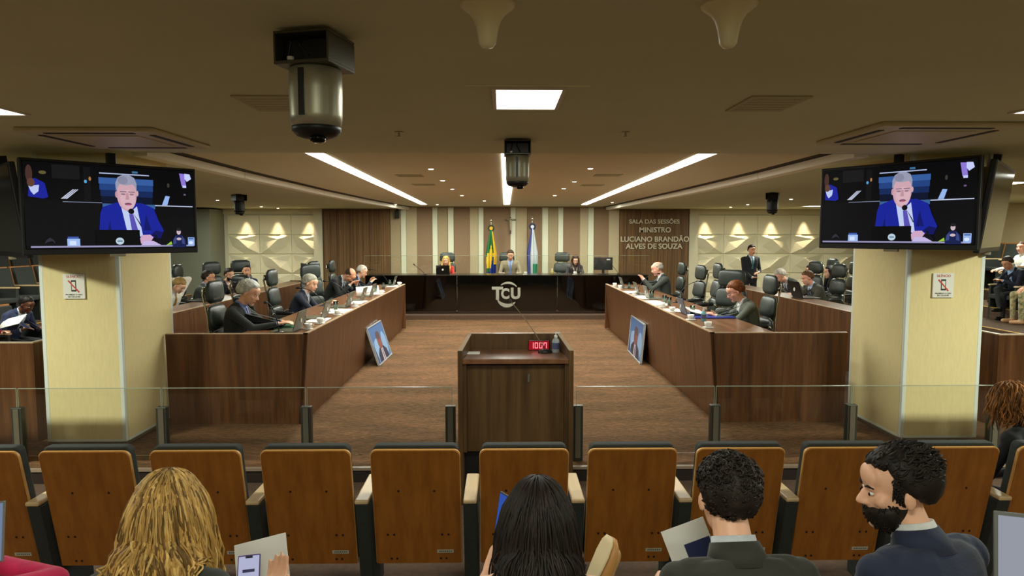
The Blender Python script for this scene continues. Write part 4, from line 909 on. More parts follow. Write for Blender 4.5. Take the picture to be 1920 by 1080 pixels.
    if collar:
        rel = fc-np.array(P3); t_ = rel@np.array(u3); idx[(t_ > .03) & (np.linalg.norm(rel-t_[:, None]*np.array(u3), axis=1) < .095)] = 0
    if bare:
        rel = fc-np.array(P2); t_ = rel@np.array(u3); idx[(lb == 'torso') & (t_ > -.035)] = 0
    hl = (fc-np.array(HC))@np.array(R)/k
    idx[(lb == 'skin') & (hl[:, 1] > .082) & (np.abs(hl[:, 0]) < .021) & (hl[:, 2] < -.052) & (hl[:, 2] > -.074)] = 5
    bm_.materials.clear()
    for m in (M_skin[skin], M_cloth(jacket), M_cloth(shirt, 'shirt'), M_cloth(trousers), mat('shoe_%d_%d_%d' % shoe, shoe, .35), M_lip): bm_.materials.append(m)
    bm_.polygons.foreach_set('material_index', idx.astype(np.int32)); bm_.polygons.foreach_set('use_smooth', [True]*nf)
    htop = max((HC+R@Vector((0, -.018, .035+.09))).z+.006, HC.z+.10)
    # place so that the head meets its pixel
    hc_l = HC
    if loc is None:
        q = at(head_px[0], head_px[1], Y=Y) if Y is not None else at(head_px[0], head_px[1], X=X)
        s = scl or max(.90, min(1.10, (q.z-floor)/htop)); c_, s_ = math.cos(rz), math.sin(rz)
        hx, hy = hc_l.x*s, hc_l.y*s; loc = Vector((q.x-(hx*c_-hy*s_), q.y-(hx*s_+hy*c_), floor))
        if abs((q.z-floor)/htop-s) > .01: print('PERSON', label[:40], 'wanted scale %.2f used %.2f' % ((q.z-floor)/htop, s))
    else: s = scl or 1.0
    t = thing('person', label, 'person', loc, rz, grp, scale=s)
    bm_.name = 'body'; bo = bpy.data.objects.new('body', bm_); COL.objects.link(bo); bo.parent = t
    bvh = None
    def snap(p, d):
        nonlocal bvh
        if bvh is None: bvh = BVHTree.FromPolygons([tuple(v) for v in co], [tuple(p_.vertices) for p_ in bm_.polygons])
        h_ = bvh.ray_cast(Vector(p)+Vector(d)*.5, -Vector(d)); return h_[0] if h_[0] else Vector(p)
    near = vox < .0085
    # eyes and brows
    for s2 in (-1, 1):
        e = MB(); e.ell(h(s2*.030, .0795, .003), (.0105, .0075, .006), R, 12, 8, 0); e.ell(h(s2*.030, .0865, .002), (.0055, .0035, .0055), R, 8, 6, 1); e.build('eye', [M_eye, M_iris], t, smooth=True)
        b = MB(); b.tube([h(s2*.016, .091, .020), h(s2*.030, .090, .026), h(s2*.045, .078, .021)], [.003, .004, .002], 6); b.build('eyebrow', hairmat(hcol, 1), t, smooth=True)
    if glasses:
        gl = MB()
        for s2 in (-1, 1):
            gl.tube([h(s2*.031+.022*math.cos(a), .100-.006*abs(math.cos(a)), .000+.016*math.sin(a)) for a in [2*PI*i/14 for i in range(15)]], .0018, 5); gl.tube([h(s2*.053, .094, .006), h(s2*.078, .04, .008), h(s2*.082, -.01, .004)], .0017, 5)
        gl.tube([h(-.009, .103, .004), h(.009, .103, .004)], .0017, 5); gl.build('glasses', mat('glasses_frame', (30, 22, 20), .3), t)
    # hair
    def headshell(name, fn, m, nu=44, nv=30, nz=.004, seed=0):
        vs = []; 
        for j in range(nv+1):
            th = PI*j/nv
            for i in range(nu):
                ph = 2*PI*i/nu; dx, dy, dz = math.sin(th)*math.cos(ph), math.sin(th)*math.sin(ph), math.cos(th)
                r = fn(dx, dy, dz); hf = 1+(.08 if vox < .007 else .28)*max(0, -dz)*sm(0, 1, (.22-dy)/.3); p = Vector((dx*.079*r*hf, dy*.099*r*hf-.018, dz*.088*r+.035)); q = noise.noise(Vector((dx, dy, dz))*5+Vector((seed, 0, 0)))*nz
                p += Vector((dx, dy, dz))*q; vs.append(h(*p))
        m_ = MB(); m_.add(vs, [(j*nu+i, (j+1)*nu+i, (j+1)*nu+(i+1) % nu, j*nu+(i+1) % nu) for j in range(nv) for i in range(nu)]); return m_.build(name, m, t, smooth=True)
    def sm(a, b, x): x = max(0, min(1, (x-a)/(b-a))); return x*x*(3-2*x)
    def line(dx, dy):  # hairline height as a direction z
        return .52 if dy > .55 else (.52+(dy-.55)*1.9 if dy > .1 else max(-.90, -.335+(dy-.1)*.75))
    th_ = {'short': .08, 'bald': .03, 'buzz': .03, 'long': .05 if near else .13, 'bun': .05 if near else .14, 'curly': .09, 'swept': .10}.get(hair, .08)
    shift = len(label)*.7
    def fshort(dx, dy, dz):
        m_ = sm(-.14, .12, dz-line(dx, dy)+.16*noise.noise(Vector((dx*4, dy*4, dz*4+shift)))); top = 1+.35*max(0, dz)
        if hair == 'bald': m_ *= 1-sm(.0, .3, dz-.25+.25*dy)
        return .90+m_*(.12+th_*top)
    H_ = headshell('hair', fshort, hairmat(hcol), nz=.008 if hair in ('curly',) else .005, seed=hash(label) % 97)
    if hair in ('long', 'bun') and not near:
        hm = MB()
        if hair == 'long':
            back = [(0, -.07, .02, .075), (0, -.085, -.06, .075), (0, -.08, -.15, .07), (0, -.07, -.25, .05)]
            for s2 in (-1, 1):
                prev = None
                for (x, y, z, r) in [(s2*.055, -.0, .05, .045), (s2*.085, -.005, -.04, .034), (s2*.095, .01, -.12, .036), (s2*.095, .035, -.21, .032), (s2*.09, .05, -.28, .02)]:
                    c_ = HC+R@Vector((x, y, min(z, .05)+.0)) if z > -.05 else HC+Vector((x, 0, z))+Vector((0, y, 0))
                    if prev: hm.cone(prev[0], c_, prev[1], r)
                    prev = (c_, r)
        else: back = [(0, -.07, .0, .07), (0, -.10, -.03, .055), (0, -.12, -.07, .035)]
        prev = None
        for x, y, z, r in back:
            c_ = HC+R@Vector((x, y, z)) if z > -.05 else HC+Vector((x, y, z))
            if prev: hm.cone(prev[0], c_, prev[1], r)
            prev = (c_, r)
        me = hm.mesh('hs', M_black); o = bpy.data.objects.new('hs', me); COL.objects.link(o); md = o.modifiers.new('r', 'REMESH'); md.mode = 'VOXEL'; md.voxel_size = .012
        hme = bpy.data.meshes.new_from_object(o.evaluated_get(bpy.context.evaluated_depsgraph_get())); bpy.data.objects.remove(o)
        for v in hme.vertices: v.co += Vector((noise.noise(Vector((v.co.x*45, v.co.y*45, v.co.z*6))), noise.noise(Vector((v.co.y*45, v.co.x*45, v.co.z*6+9))), 0))*.012
        hme.materials.clear(); hme.materials.append(hairmat(hcol)); hme.polygons.foreach_set('material_index', [0]*len(hme.polygons)); hme.polygons.foreach_set('use_smooth', [True]*len(hme.polygons)); hme.name = 'hair_lengths'
        o = bpy.data.objects.new('hair_lengths', hme); COL.objects.link(o); o.parent = t
    if beard:
        def fb(dx, dy, dz):
            # jaw shell, separate coordinates around the jaw
            m_ = sm(-.05, .25, dy+.15)*sm(.0, .3, .12-dz+abs(dx)*.25); mo = 1 if not (abs(dx) < .32 and -.10 < dz-.28 < .12) else .4
            return .9+.17*m_*mo*beard
        vs = []; nu, nv = 36, 24
        for j in range(nv+1):
            th = PI*j/nv
            for i in range(nu):
                ph = 2*PI*i/nu; dx, dy, dz = math.sin(th)*math.cos(ph), math.sin(th)*math.sin(ph), math.cos(th); r = fb(dx, dy, dz); vs.append(h(dx*.066*r, dy*.070*r+.024, dz*.070*r-.050))
        m_ = MB(); m_.add(vs, [(j*nu+i, (j+1)*nu+i, (j+1)*nu+(i+1) % nu, j*nu+(i+1) % nu) for j in range(nv) for i in range(nu)]); m_.build('beard', hairmat(hcol), t, smooth=True)
    # collar, lapels and tie
    if collar:
        c = MB(); n = 28; vs = []
        na = (n1-n0).normalized()
        for z, r, b in ((.0, .002, 0), (.066, -.001, 0), (.066, .004, 0), (.0, .010, 0)):
            for i in range(n):
                a = 2*PI*i/n; fr = max(0, math.sin(a)); p = P3+na*(z*(1-.45*fr)-.018*fr-.004)+ex*((.062+r)*bw*math.cos(a))+f3*((.062+r)*math.sin(a)+.002); vs.append(p)
        c.add(vs, [(j*n+i, j*n+(i+1) % n, ((j+1) % 4)*n+(i+1) % n, ((j+1) % 4)*n+i) for j in range(4) for i in range(n)]); c.build('shirt_collar', M_cloth(shirt, 'shirt'), t, smooth=True)
        c = MB(); vs = []; n = 26
        for z, r in ((-.03, .010), (.044, .002), (.044, .009), (-.028, .034)):
            for i in range(n):
                a = PI*1.5+(i/(n-1)-.5)*2*PI*.80; fr = max(0, math.sin(a)); p = P3+na*(z*(1-.5*fr)-.055*fr)+ex*((.066+r)*bw*math.cos(a))+f3*((.064+r+.01*fr)*math.sin(a)+.004); vs.append(p)
        c.add(vs, [(j*n+i, j*n+i+1, ((j+1) % 4)*n+i+1, ((j+1) % 4)*n+i) for j in range(4) for i in range(n-1)]+[(0, n, 2*n, 3*n), (n-1, 4*n-1, 3*n-1, 2*n-1)]); c.build('jacket_collar', M_cloth(jacket), t, smooth=True)
    if vneck and collar:
        lp = MB()
        for s2 in (-1, 1):
            inner, outer = [], []
            for i in range(7):
                v = i/6; tt = .235-.26*v; half = max(.004, (tt+.02)/.27*.062)
                base = P1+u2*tt; inner.append(snap(base+ex*s2*half, f2)+f2*.006); ow = half+.038*math.sin(PI*min(1, .18+v*.82))+.004; outer.append(snap(base+ex*s2*ow, f2)+f2*.005)
            vs = inner+outer; lp.add(vs+[p-f2*.012 for p in vs], [(i, i+1, 8+i, 7+i) for i in range(6)]+[(14+i, 21+i, 22+i, 15+i) for i in range(6)]+[(i, 14+i, 15+i, i+1) for i in range(6)]+[(7+i, 8+i, 22+i, 21+i) for i in range(6)])
        lp.build('lapel', M_cloth(jacket), t, smooth=False)
    if tie:
        tm = MB(); l_, r_ = [], []
        for i in range(8):
            v = i/7; tt = .245-.27*v; base = P1+u2*tt; hw_ = .011 if i == 0 else (.013+.010*v) if i > 1 else .009; l_.append(snap(base-ex*hw_, f2)+f2*.009); r_.append(snap(base+ex*hw_, f2)+f2*.009)
        vs = l_+r_; tm.add(vs+[p-f2*.01 for p in vs], [(i, i+1, 9+i, 8+i) for i in range(7)]+[(16+i, 24+i, 25+i, 17+i) for i in range(7)]+[(i, 16+i, 17+i, i+1) for i in range(7)]+[(8+i, 9+i, 25+i, 24+i) for i in range(7)]); tm.build('tie', mat('tie_%d_%d_%d' % tie, tie, .5), t)
    t_info = dict(root=t, HC=HC, R=R, k=k, P2=P2, P3=P3, h=h, hands=HH, s=s, M=Matrix.Translation(loc) @ Matrix.Rotation(rz, 4, 'Z') @ Matrix.Diagonal((s, s, s, 1)), htop=htop, hairobj=H_, bw=bw, u3=u3, f3=f3)
    return t_info
shoe_dir = (0, 1, 0)
def held(info, i, off=(.08, .0)):
    Wr, d, n, sd = info['hands'][i]; return info['M'] @ (Wr+d*off[0]+n*off[1]), (info['M'].to_3x3() @ d).normalized(), (info['M'].to_3x3() @ n).normalized()
# ---------------------------------------------------------------- strand hair for the people near the viewer
def strands(info, n, length, wave, cols, width=.0045, clump=.5, seed=1, part=None, name='hair_strands', start=lambda d: d[2] > .1 or d[1] < -.1, seg=14, push=.012, drift=None):
    rg = random.Random(seed); h, R, k, HC = info['h'], info['R'], info['k'], info['HC']; mb = MB(); P2, P3 = info['P2'], info['P3']; c0 = Vector((0, -.018, .035)); sr = Vector((.079, .099, .088))*1.09*k
    Rt = R.transposed()
    caps = [(P2+Vector((-.17*info['bw'], 0, 0)), P2+Vector((.17*info['bw'], 0, 0)), .074), (P2-Vector((0, .0, .2)), P3, .112)]
    cnt = 0
    while cnt < n:
        d = Vector((rg.gauss(0, 1), rg.gauss(0, 1), rg.gauss(0, 1))).normalized()
        if not start(d): continue
        cnt += 1
        p = Vector((d.x*sr.x, d.y*sr.y, d.z*sr.z))+c0*k
        # leave the parting and flow over the skull, then fall
        v = Vector((d.x*1.2, d.y*1.0-.25, .12)).normalized()*.5
        pts = []; L = length*(.75+.35*rg.random()); st = L/seg; ph = rg.random()*6.28; f1 = 9+rg.random()*8; wa = wave*(.6+.8*rg.random()); g = Rt @ Vector((0, 0, -1)); gx = rg.gauss(0, .05)
        for i in range(seg+1):
            pts.append(p.copy()); v = (v*.62+g*.42+Vector((gx, 0, 0))*.3); v = v.normalized(); p = p+v*st
            e = p-c0*k; q = math.sqrt((e.x/sr.x)**2+(e.y/sr.y)**2+(e.z/sr.z)**2)
            if q < 1.02: p = c0*k+e*(1.02/q)
            w_ = HC+R@p
            for a, b, r in caps:
                ab = b-a; t_ = max(0, min(1, (w_-a).dot(ab)/ab.length_squared)); cpt = a+ab*t_; dd = w_-cpt
                if dd.length < r+push: w_ = cpt+dd.normalized()*(r+push)
            p = Rt@(w_-HC)
        out = []
        jit = Vector((rg.gauss(0, 1), rg.gauss(0, 1), rg.gauss(0, .4)))*.006
        for i, q in enumerate(pts):
            s_ = i/seg; amp = wa*min(1, s_*2.2); out.append(HC+R@(q+Vector((math.sin(ph+s_*L*f1*4), math.cos(ph*1.7+s_*L*f1*4), 0))*amp+jit*s_*2))
        r0 = width*(.7+.6*rg.random()); rr = [r0*(.5+.9*math.sin(PI*min(1, .15+.8*i/seg)))*(1 if i < seg else .2) for i in range(seg+1)]
        mb.tube(out, rr, 5, rg.choices(range(len(cols)), [3, 2, 2][:len(cols)])[0], cap=False)
    return mb.build(name, cols, info['root'], smooth=True, fix=False)
def tufts(info, n, length, curl, cols, width=.003, seed=3, start=None, centre=(0, -.018, .035), sr=(.079, .099, .088), lift=1.12, name='hair_tufts', comb=(0, -.4, .0), side=1.0):
    rg = random.Random(seed); h, R, k, HC = info['h'], info['R'], info['k'], info['HC']; mb = MB(); c0 = Vector(centre)*k; sr = Vector(sr)*k; cnt = 0
    while cnt < n:
        d = Vector((rg.gauss(0, 1), rg.gauss(0, 1), rg.gauss(0, 1))).normalized()
        if not start(d): continue
        cnt += 1; base = c0+Vector((d.x*sr.x, d.y*sr.y, d.z*sr.z))*lift*(.93+.07*rg.random()); L = length*(.6+.8*rg.random())*(1 if d.z > .45 else side+(1-side)*max(0, d.z)/.45)
        u = d.cross(Vector((rg.gauss(0, 1), rg.gauss(0, 1), rg.gauss(0, 1)))).normalized(); w_ = d.cross(u); ph = rg.random()*6.28; pts = []
        for i in range(7):
            s_ = i/6; a = ph+s_*curl; pts.append(HC+R@(base+d*L*.45*math.sin(s_*PI*.62)+(u*math.cos(a)+w_*math.sin(a))*L*.33*s_+Vector(comb)*L*s_*s_))
        mb.tube(pts, [width*q for q in (1, 1.25, 1.3, 1.2, 1.0, .7, .2)], 4, rg.randrange(len(cols)), cap=False)
    return mb.build(name, cols, info['root'], smooth=True, fix=False)
GREY = (150, 150, 140)
# ================================================================== PEOPLE OF THE LEFT BENCH
F1 = .15
def seatfor(info, rz, dz=0, label='', back=.04):
    r = info['root']; l = r.location; chair_at((l.x-math.sin(-rz)*0+math.sin(rz)*back, l.y-math.cos(rz)*back, F1 if dz is None else dz), rz, label)
E_ = -PI/2   # facing +X
L1 = person('man with thick grey hair in charcoal suit reading down at the near left bench', (466, 528), hs=1.14, X=-2.72, floor=F1, rz=E_, lean=.02, curve=.12, hp=(.42, 0, 0), hands=[(.10, .50, .84), (-.06, .50, .84)], hcol=(190, 192, 182), jacket=(40, 44, 42), shirt=(120, 140, 200), tie=(90, 80, 130), vox=.0078, skin='fair', hair='swept', curl=.7)
seatfor(L1, E_, F1, 'black leather chair under the charcoal suited man at the near left bench', back=-.06)
L2 = person('grey haired man in navy suit writing at the left bench', (582, 516), hs=1.12, X=-2.74, floor=F1, rz=E_, lean=.22, curve=.18, hp=(.3, -.25, 0), hands=[(.12, .55, .84), (-.14, .50, .84)], hcol=(164, 160, 144), jacket=(30, 36, 52), shirt=(176, 180, 190), tie=(110, 104, 96), skin='fair', vox=.009)
seatfor(L2, E_, F1, 'black leather chair of the grey haired man in navy suit')
L3 = person('bald man in black suit bowing his head at the left bench', (656, 506), X=-2.80, floor=F1, rz=E_-.3, lean=.42, curve=.3, hp=(1.0, 0, 0), hands=[(.12, .5, .84), (-.12, .5, .84)], hair='bald', hcol=(60, 44, 34), jacket=(24, 26, 26), shirt=(190, 204, 214), skin='tan', tie=(60, 70, 90))
seatfor(L3, E_-.3, F1, 'black leather chair of the bowing bald man at left')
L4 = person('grey haired man with glasses holding papers at far end of left bench', (679, 498), X=-2.75, floor=F1, rz=E_+.0, lean=.25, curve=.25, hp=(.4, 0, 0), hands=[(.06, .5, .9), (-.14, .46, .92)], hcol=(186, 180, 166), jacket=(30, 34, 44), shirt=(160, 180, 210), glasses=True, tie=(70, 80, 120), skin='fair')
seatfor(L4, E_, F1, 'black leather chair of the man with papers at far left bench')
for k, (px, py, Xc, rz, lab) in enumerate(((489, 540, -3.05, E_+.9, 'empty black leather chair behind the charcoal suited man'), (600, 522, -3.0, E_-.7, 'empty black leather chair between the navy suited man and bald man'))):
    q = at(px, 442+ (0), X=Xc); Yq = at(px, 500, X=Xc).y; chair_at((Xc, Yq, F1), rz, lab)
# back row on the left
B1 = person('fair haired man in white shirt with both hands behind his head', (336, 523), X=-4.95, floor=.1, rz=E_-.35, lean=.1, curve=.3, hp=(.75, 0, 0), hands=[(.12, .02, 1.20), (-.12, .02, 1.20)], pole=((1, .6, .3), (-1, .6, .3)), hcol=(150, 120, 66), jacket=(226, 222, 206), shirt=(226, 222, 206), tie=(170, 120, 50), collar=False, sleeve=True, hdir=((-.6, -.5, .1), (.6, -.5, .1)), palm=((0, 1, 0), (0, 1, 0)))
B2 = person('dark haired man with glasses in grey suit at the second left bench', (391, 507), X=-4.95, floor=.1, rz=E_+.1, lean=.15, curve=.15, hp=(.12, 0, 0), hands=[(.1, .5, .82), (-.1, .5, .82)], hcol=(52, 40, 28), jacket=(72, 76, 70), shirt=(150, 160, 196), tie=(60, 60, 90), glasses=True, skin='tan')
B3 = person('bearded dark haired man in black jacket behind the near left chair', (430, 503), X=-4.95, floor=.1, rz=E_-.5, lean=.12, curve=.15, hp=(.2, -.2, 0), hands=[(.1, .48, .82), (-.1, .48, .82)], hcol=(36, 28, 22), jacket=(26, 26, 30), shirt=(226, 190, 170), tie=(80, 40, 36), beard=.6, skin='fair')
B4 = person('short haired man in navy suit leaning back at second left bench', (462, 497), X=-4.95, floor=.1, rz=E_-.9, lean=-.05, curve=.1, hp=(.0, -.2, 0), hands=[(.1, .4, .75), (-.1, .4, .75)], hair='buzz', hcol=(30, 24, 20), jacket=(34, 50, 92), shirt=(190, 198, 214), tie=(60, 60, 80), skin='tan')
for inf, rz, lab in ((B1, E_-.35, 'chair of the man in white shirt'), (B2, E_+.1, 'chair of the grey suited man with glasses at left'), (B3, E_-.5, 'chair of the bearded man at second left bench'), (B4, E_-.9, 'chair of the navy suited man leaning back')):
    l = inf['root'].location; chair_at((l.x+math.sin(rz)*.04, l.y-math.cos(rz)*.04, .1 if False else .15), rz, 'black leather '+lab)
# ================================================================== RIGHT BENCH
W_ = PI/2    # facing -X
R1 = person('bald man in grey suit holding a phone at the right bench', (1232, 491), X=2.85, floor=F1, rz=W_, lean=.02, curve=.15, hp=(.3, 0, 0), hands=[(.06, .40, .98), (-.06, .40, .98)], hair='bald', hcol=(170, 160, 150), jacket=(60, 66, 60), shirt=(206, 212, 220), tie=(90, 96, 110), skin='pink')
seatfor(R1, W_, F1, 'black leather chair of the bald man with phone')
R2 = person('red haired man with glasses in grey suit reading at the near right bench', (1379, 529), hs=1.12, X=2.88, floor=F1, rz=W_, lean=.12, curve=.18, hp=(.45, 0, 0), hands=[(.06, .48, .84), (-.06, .50, .84)], hcol=(112, 62, 26), jacket=(98, 104, 92), shirt=(214, 216, 214), tie=(40, 60, 90), glasses=True, vox=.0078, skin='pink', curl=.7)
seatfor(R2, W_, F1, 'black leather chair of the red haired man at near right', back=-.05)
for k, (px, Xc, rz, lab) in enumerate(((1284, 3.0, W_+.1, 'empty black leather chair behind the bald man with phone'), (1312, 3.0, W_-.05, 'tall empty black leather chair seen from its side at right'), (1362, 3.1, W_+.95, 'empty black leather chair turned to the viewer behind red haired man'))):
    Yq = at(px, 500, X=Xc).y; chair_at((Xc, Yq, F1+(.07 if k == 1 else 0)), rz, lab)
C1_ = person('grey haired man in dark suit bowing at the second right bench', (1463, 506), X=5.25, floor=.1, rz=W_+.2, lean=.45, curve=.3, hp=(.7, 0, 0), hands=[(.1, .5, .82), (-.1, .5, .82)], hcol=(180, 170, 158), jacket=(50, 50, 44), shirt=(190, 196, 204), skin='pink', tie=(70, 70, 90))
C2_ = person('brown haired man in brownish suit with laptop at second right bench', (1514, 508), X=5.25, floor=.1, rz=W_+.1, lean=.25, curve=.2, hp=(.35, 0, 0), hands=[(.1, .5, .82), (-.1, .5, .82)], hcol=(104, 70, 46), jacket=(70, 66, 54), shirt=(180, 200, 226), tie=(60, 76, 110), skin='pink', vox=.009)
C3_ = person('dark haired man half hidden behind the brown haired man', (1520, 496), X=6.5, floor=.1, rz=W_+.1, lean=.1, curve=.15, hp=(.3, 0, 0), hcol=(26, 22, 20), jacket=(40, 40, 44), skin='tan')
C4_ = person('woman with long black hair in black jacket at right column', (1556, 498), X=6.1, floor=.1, rz=W_-.1, lean=.05, curve=.1, hp=(.15, 0, 0), hair='long', hcol=(18, 16, 16), jacket=(22, 22, 26), shirt=(170, 180, 210), sex='f', skin='fair')
for inf, rz, lab in ((C1_, W_+.2, 'chair of the bowing grey haired man at right'), (C2_, W_+.1, 'chair of the brown haired man with laptop'), (C3_, W_+.1, 'chair of the half hidden dark haired man'), (C4_, W_-.1, 'chair of the black haired woman beside right column')):
    l = inf['root'].location; chair_at((l.x+math.sin(rz)*.04, l.y-math.cos(rz)*.04, .15), rz, 'black leather '+lab)
G_ = person('dark haired guard in black suit standing by the relief wall, hands clasped', (1410, 459), Y=15.8, floor=0, pose='stand', rz=PI+.15, lean=0, curve=.05, hp=(.1, -.1, 0), hands=[(.05, .22, .96), (-.10, .24, 1.08)], pole=((.6, -.7, -.5), (-.6, -.7, -.5)), hcol=(24, 20, 18), jacket=(20, 22, 28), shirt=(190, 200, 214), tie=(40, 110, 120), trousers=(18, 18, 22), skin='tan', hdir=((-.8, .3, .1), (.8, .3, -.1)))
# ================================================================== DAIS
D1 = person('blonde woman in red dress at the left of the dais', (836, 480), Y=16.95, floor=.2, rz=PI, lean=.1, curve=.1, hp=(.25, 0, 0), hair='long', hcol=(206, 160, 84), jacket=(206, 56, 44), shirt=(206, 56, 44), vneck=False, collar=False, sex='f', bare=False, skin='fair')
D2 = person('man in tan suit and blue shirt presiding at the dais centre', (957, 469), Y=16.95, floor=.25, rz=PI, lean=.12, curve=.12, hp=(.35, .05, 0), hcol=(62, 42, 26), jacket=(140, 128, 102), shirt=(160, 180, 220), tie=(110, 136, 196), skin='tan', hair='short')
D3 = person('long dark haired woman in black and white top at the dais', (1079, 479), Y=16.95, floor=.2, rz=PI, lean=.18, curve=.15, hp=(.4, 0, 0), hair='long', hcol=(52, 34, 28), jacket=(52, 50, 54), shirt=(214, 210, 204), sex='f', skin='fair', collar=False)
for inf, lab, dx in ((D1, 'chair behind the blonde woman in red', 0), (D2, 'chair behind the man in tan suit', -.08), (D3, 'chair left of the dark haired woman on the dais', -.34)):
    l = inf['root'].location; chair_at((l.x+dx, l.y+(.06 if dx > -.3 else .15), .2), PI-(.25 if dx < -.3 else 0), 'black leather '+lab)
# ================================================================== GALLERIES
GL = person('dark skinned man in navy jacket seated beyond the left column', (50, 566), X=-6.4, floor=0, rz=E_-.2, lean=.35, curve=.3, hp=(.5, 0, 0), hair='buzz', hcol=(22, 18, 16), jacket=(34, 46, 80), shirt=(206, 210, 216), skin='dark')
l = GL['root'].location
def plain_seat(loc, rz, label):
    t = dup(GS, loc, rz, label, 'gallery seats under people'); return t
plain_seat((l.x, l.y, 0), E_-.2, 'charcoal seat under the man in navy at far left')
GP = person('person in pink top reading white papers at the left frame edge', (-22, 572), X=-6.6, floor=0, rz=E_, lean=.3, curve=.3, hp=(.5, 0, 0), hair='long', hcol=(26, 20, 18), jacket=(214, 34, 96), shirt=(214, 34, 96), sex='f', vneck=False, collar=False)
l = GP['root'].location; plain_seat((l.x, l.y, 0), E_, 'charcoal seat under the person in pink at left edge')
p, d, n = held(GP, 0); q = at(24, 603, X=p.x+.05)
pa = thing('paper_sheet', 'white papers held above the pink top at left edge', 'paper', q, 0); MB().box(-.16, .14, -.11, .11, 0, .006).build('sheet', M_paper, pa); pa.rotation_euler = (.5, -.25, 0)
GR = person('man in navy jacket and light blue shirt reading cross-legged at right', (1889, 490), X=9.0, floor=.4, rz=W_+.15, lean=.15, curve=.3, hp=(.5, 0, 0), hands=[(.05, .42, .78), (-.05, .42, .78)], hcol=(58, 50, 42), jacket=(24, 28, 48), shirt=(150, 180, 220), glasses=True, skin='tan', trousers=(20, 20, 24), legs=[[(.10, 0, .51), (.02, .46, .60), (-.16, .56, .26)], [(-.10, 0, .51), (-.10, .43, .50), (-.10, .42, .09)]])
l = GR['root'].location; plain_seat((l.x, l.y, .4), W_+.15, 'charcoal seat under the cross-legged reading man')
GW = person('man in white shirt at the right frame edge of the gallery', (1914, 482), X=9.9, floor=.6, rz=W_-.1, lean=-.05, curve=.1, hp=(.0, .5, 0), hcol=(60, 40, 28), jacket=(222, 220, 210), shirt=(222, 220, 210), collar=False, skin='pink')
l = GW['root'].location; plain_seat((l.x, l.y, .6), W_-.1, 'charcoal seat under the man in white shirt')
GF = person('person in floral green trousers seated at the right frame edge', loc=(at(1955, 560, Y=11.4).x, 11.35, .4), rz=W_-.15, lean=-.12, curve=.1, hp=(.2, 0, 0), hair='long', hcol=(40, 28, 22), jacket=(40, 50, 56), shirt=(40, 50, 56), trousers=(150, 146, 104), shoe=(196, 150, 110), sex='f', vneck=False, collar=False, hands=[(.08, .3, .62), (-.08, .3, .62)])
mf = M_cloth((150, 146, 104)); nt = mf.node_tree; rp = [n_ for n_ in nt.nodes if n_.type == 'VALTORGB'][0]; rp.color_ramp.elements[0].color = s2l((86, 92, 60)); rp.color_ramp.elements[1].color = s2l((206, 190, 140))
plain_seat((GF['root'].location.x, 11.35, .4), W_-.15, 'charcoal seat under the person in floral trousers')
# ================================================================== FRONT ROW AND VIEWERS
def hm3(c): return [hairmat(c, 0), hairmat(c, 1), hairmat(c, 2)]
A0 = person('auburn haired woman in black seated in the front row at the right edge', (1893, 738), Y=3.80, floor=Z1, rz=.35, scl=.92, lean=.05, curve=.15, hp=(.35, .35, 0), hair='bun', hcol=(140, 86, 36), jacket=(20, 20, 22), shirt=(20, 20, 22), vneck=False, collar=False, sex='f', vox=.0078, hands=[(.12, .35, .62), (-.12, .35, .62)])
strands(A0, 520, .20, .008, hm3((132, 86, 40)), .0034, seed=5, start=lambda d: (d.z > .0 and d.y < .6) or d.y < -.2)
# the two women and two men of the viewers' row
def vseat(inf, lab): l = inf['root'].location; viewer_seat(l.x, l.y, .02, lab)
VA = person('woman with long wavy blonde hair in dark top using her phone', (316, 880), Y=1.92, floor=.02, rz=0.05, lean=.08, curve=.15, hp=(.25, -.05, 0), hair='long', hcol=(110, 84, 42), jacket=(44, 50, 42), shirt=(44, 50, 42), vneck=False, collar=False, sex='f', vox=.006, hands=[(.24, .34, .765), (-.12, .36, .62)], skin='fair', curl=.45, palm=((-.2, -.3, 1), (0, 0, -1)), hdir=((.1, .6, .6), None))
strands(VA, 2300, .52, .008, [hairmat((176, 136, 70)), hairmat((110, 80, 38)), hairmat((206, 168, 98))], .0027, seed=11, start=lambda d: (d.z > .15 and d.y < .75) or d.y < .15, seg=18, push=.008)
vseat(VA, 'seat under the blonde woman')
VB = person('woman with long straight dark brown hair and bare shoulders', (1008, 893), Y=1.90, floor=.02, rz=-.02, lean=.08, curve=.15, hp=(.2, .05, 0), hair='long', hcol=(34, 25, 20), jacket=(40, 30, 34), shirt=(40, 30, 34), vneck=False, collar=False, sex='f', vox=.006, hands=[(.10, .36, .62), (-.16, .34, .90)], skin='fair', bare=True, sleeve=False)
strands(VB, 1300, .44, .003, hm3((34, 25, 19)), .0030, seed=12, start=lambda d: (d.z > .15 and d.y < .75) or d.y < .15, seg=16, push=.008)
vseat(VB, 'seat under the dark haired woman')
shoe_dir = (.45, .2, .85)
VC = person('curly dark haired man in olive suit, legs crossed, holding a white paper', (1366, 858), Y=1.95, floor=.02, rz=.06, lean=.12, curve=.2, hp=(.25, .0, .05), hair='curly', hcol=(38, 30, 24), jacket=(50, 50, 42), shirt=(206, 210, 214), trousers=(24, 25, 28), shoe=(196, 150, 96), vox=.006, hands=[(.10, .36, .62), (-.16, .34, .78)], skin='fair', legs=[[(.10, 0, .53), (.03, .45, .66), (-.29, .57, .65)], [(-.10, 0, .51), (-.12, .43, .50), (-.12, .42, .09)]])
tufts(VC, 1500, .030, 6.5, hm3((40, 32, 25)), .0036, seed=21, lift=1.05, side=.55, start=lambda d: d.z > (.45 if d.y > .5 else (.0 if d.y > 0 else -.86)) , comb=(0, 0, .1))
vseat(VC, 'seat under the curly haired man')
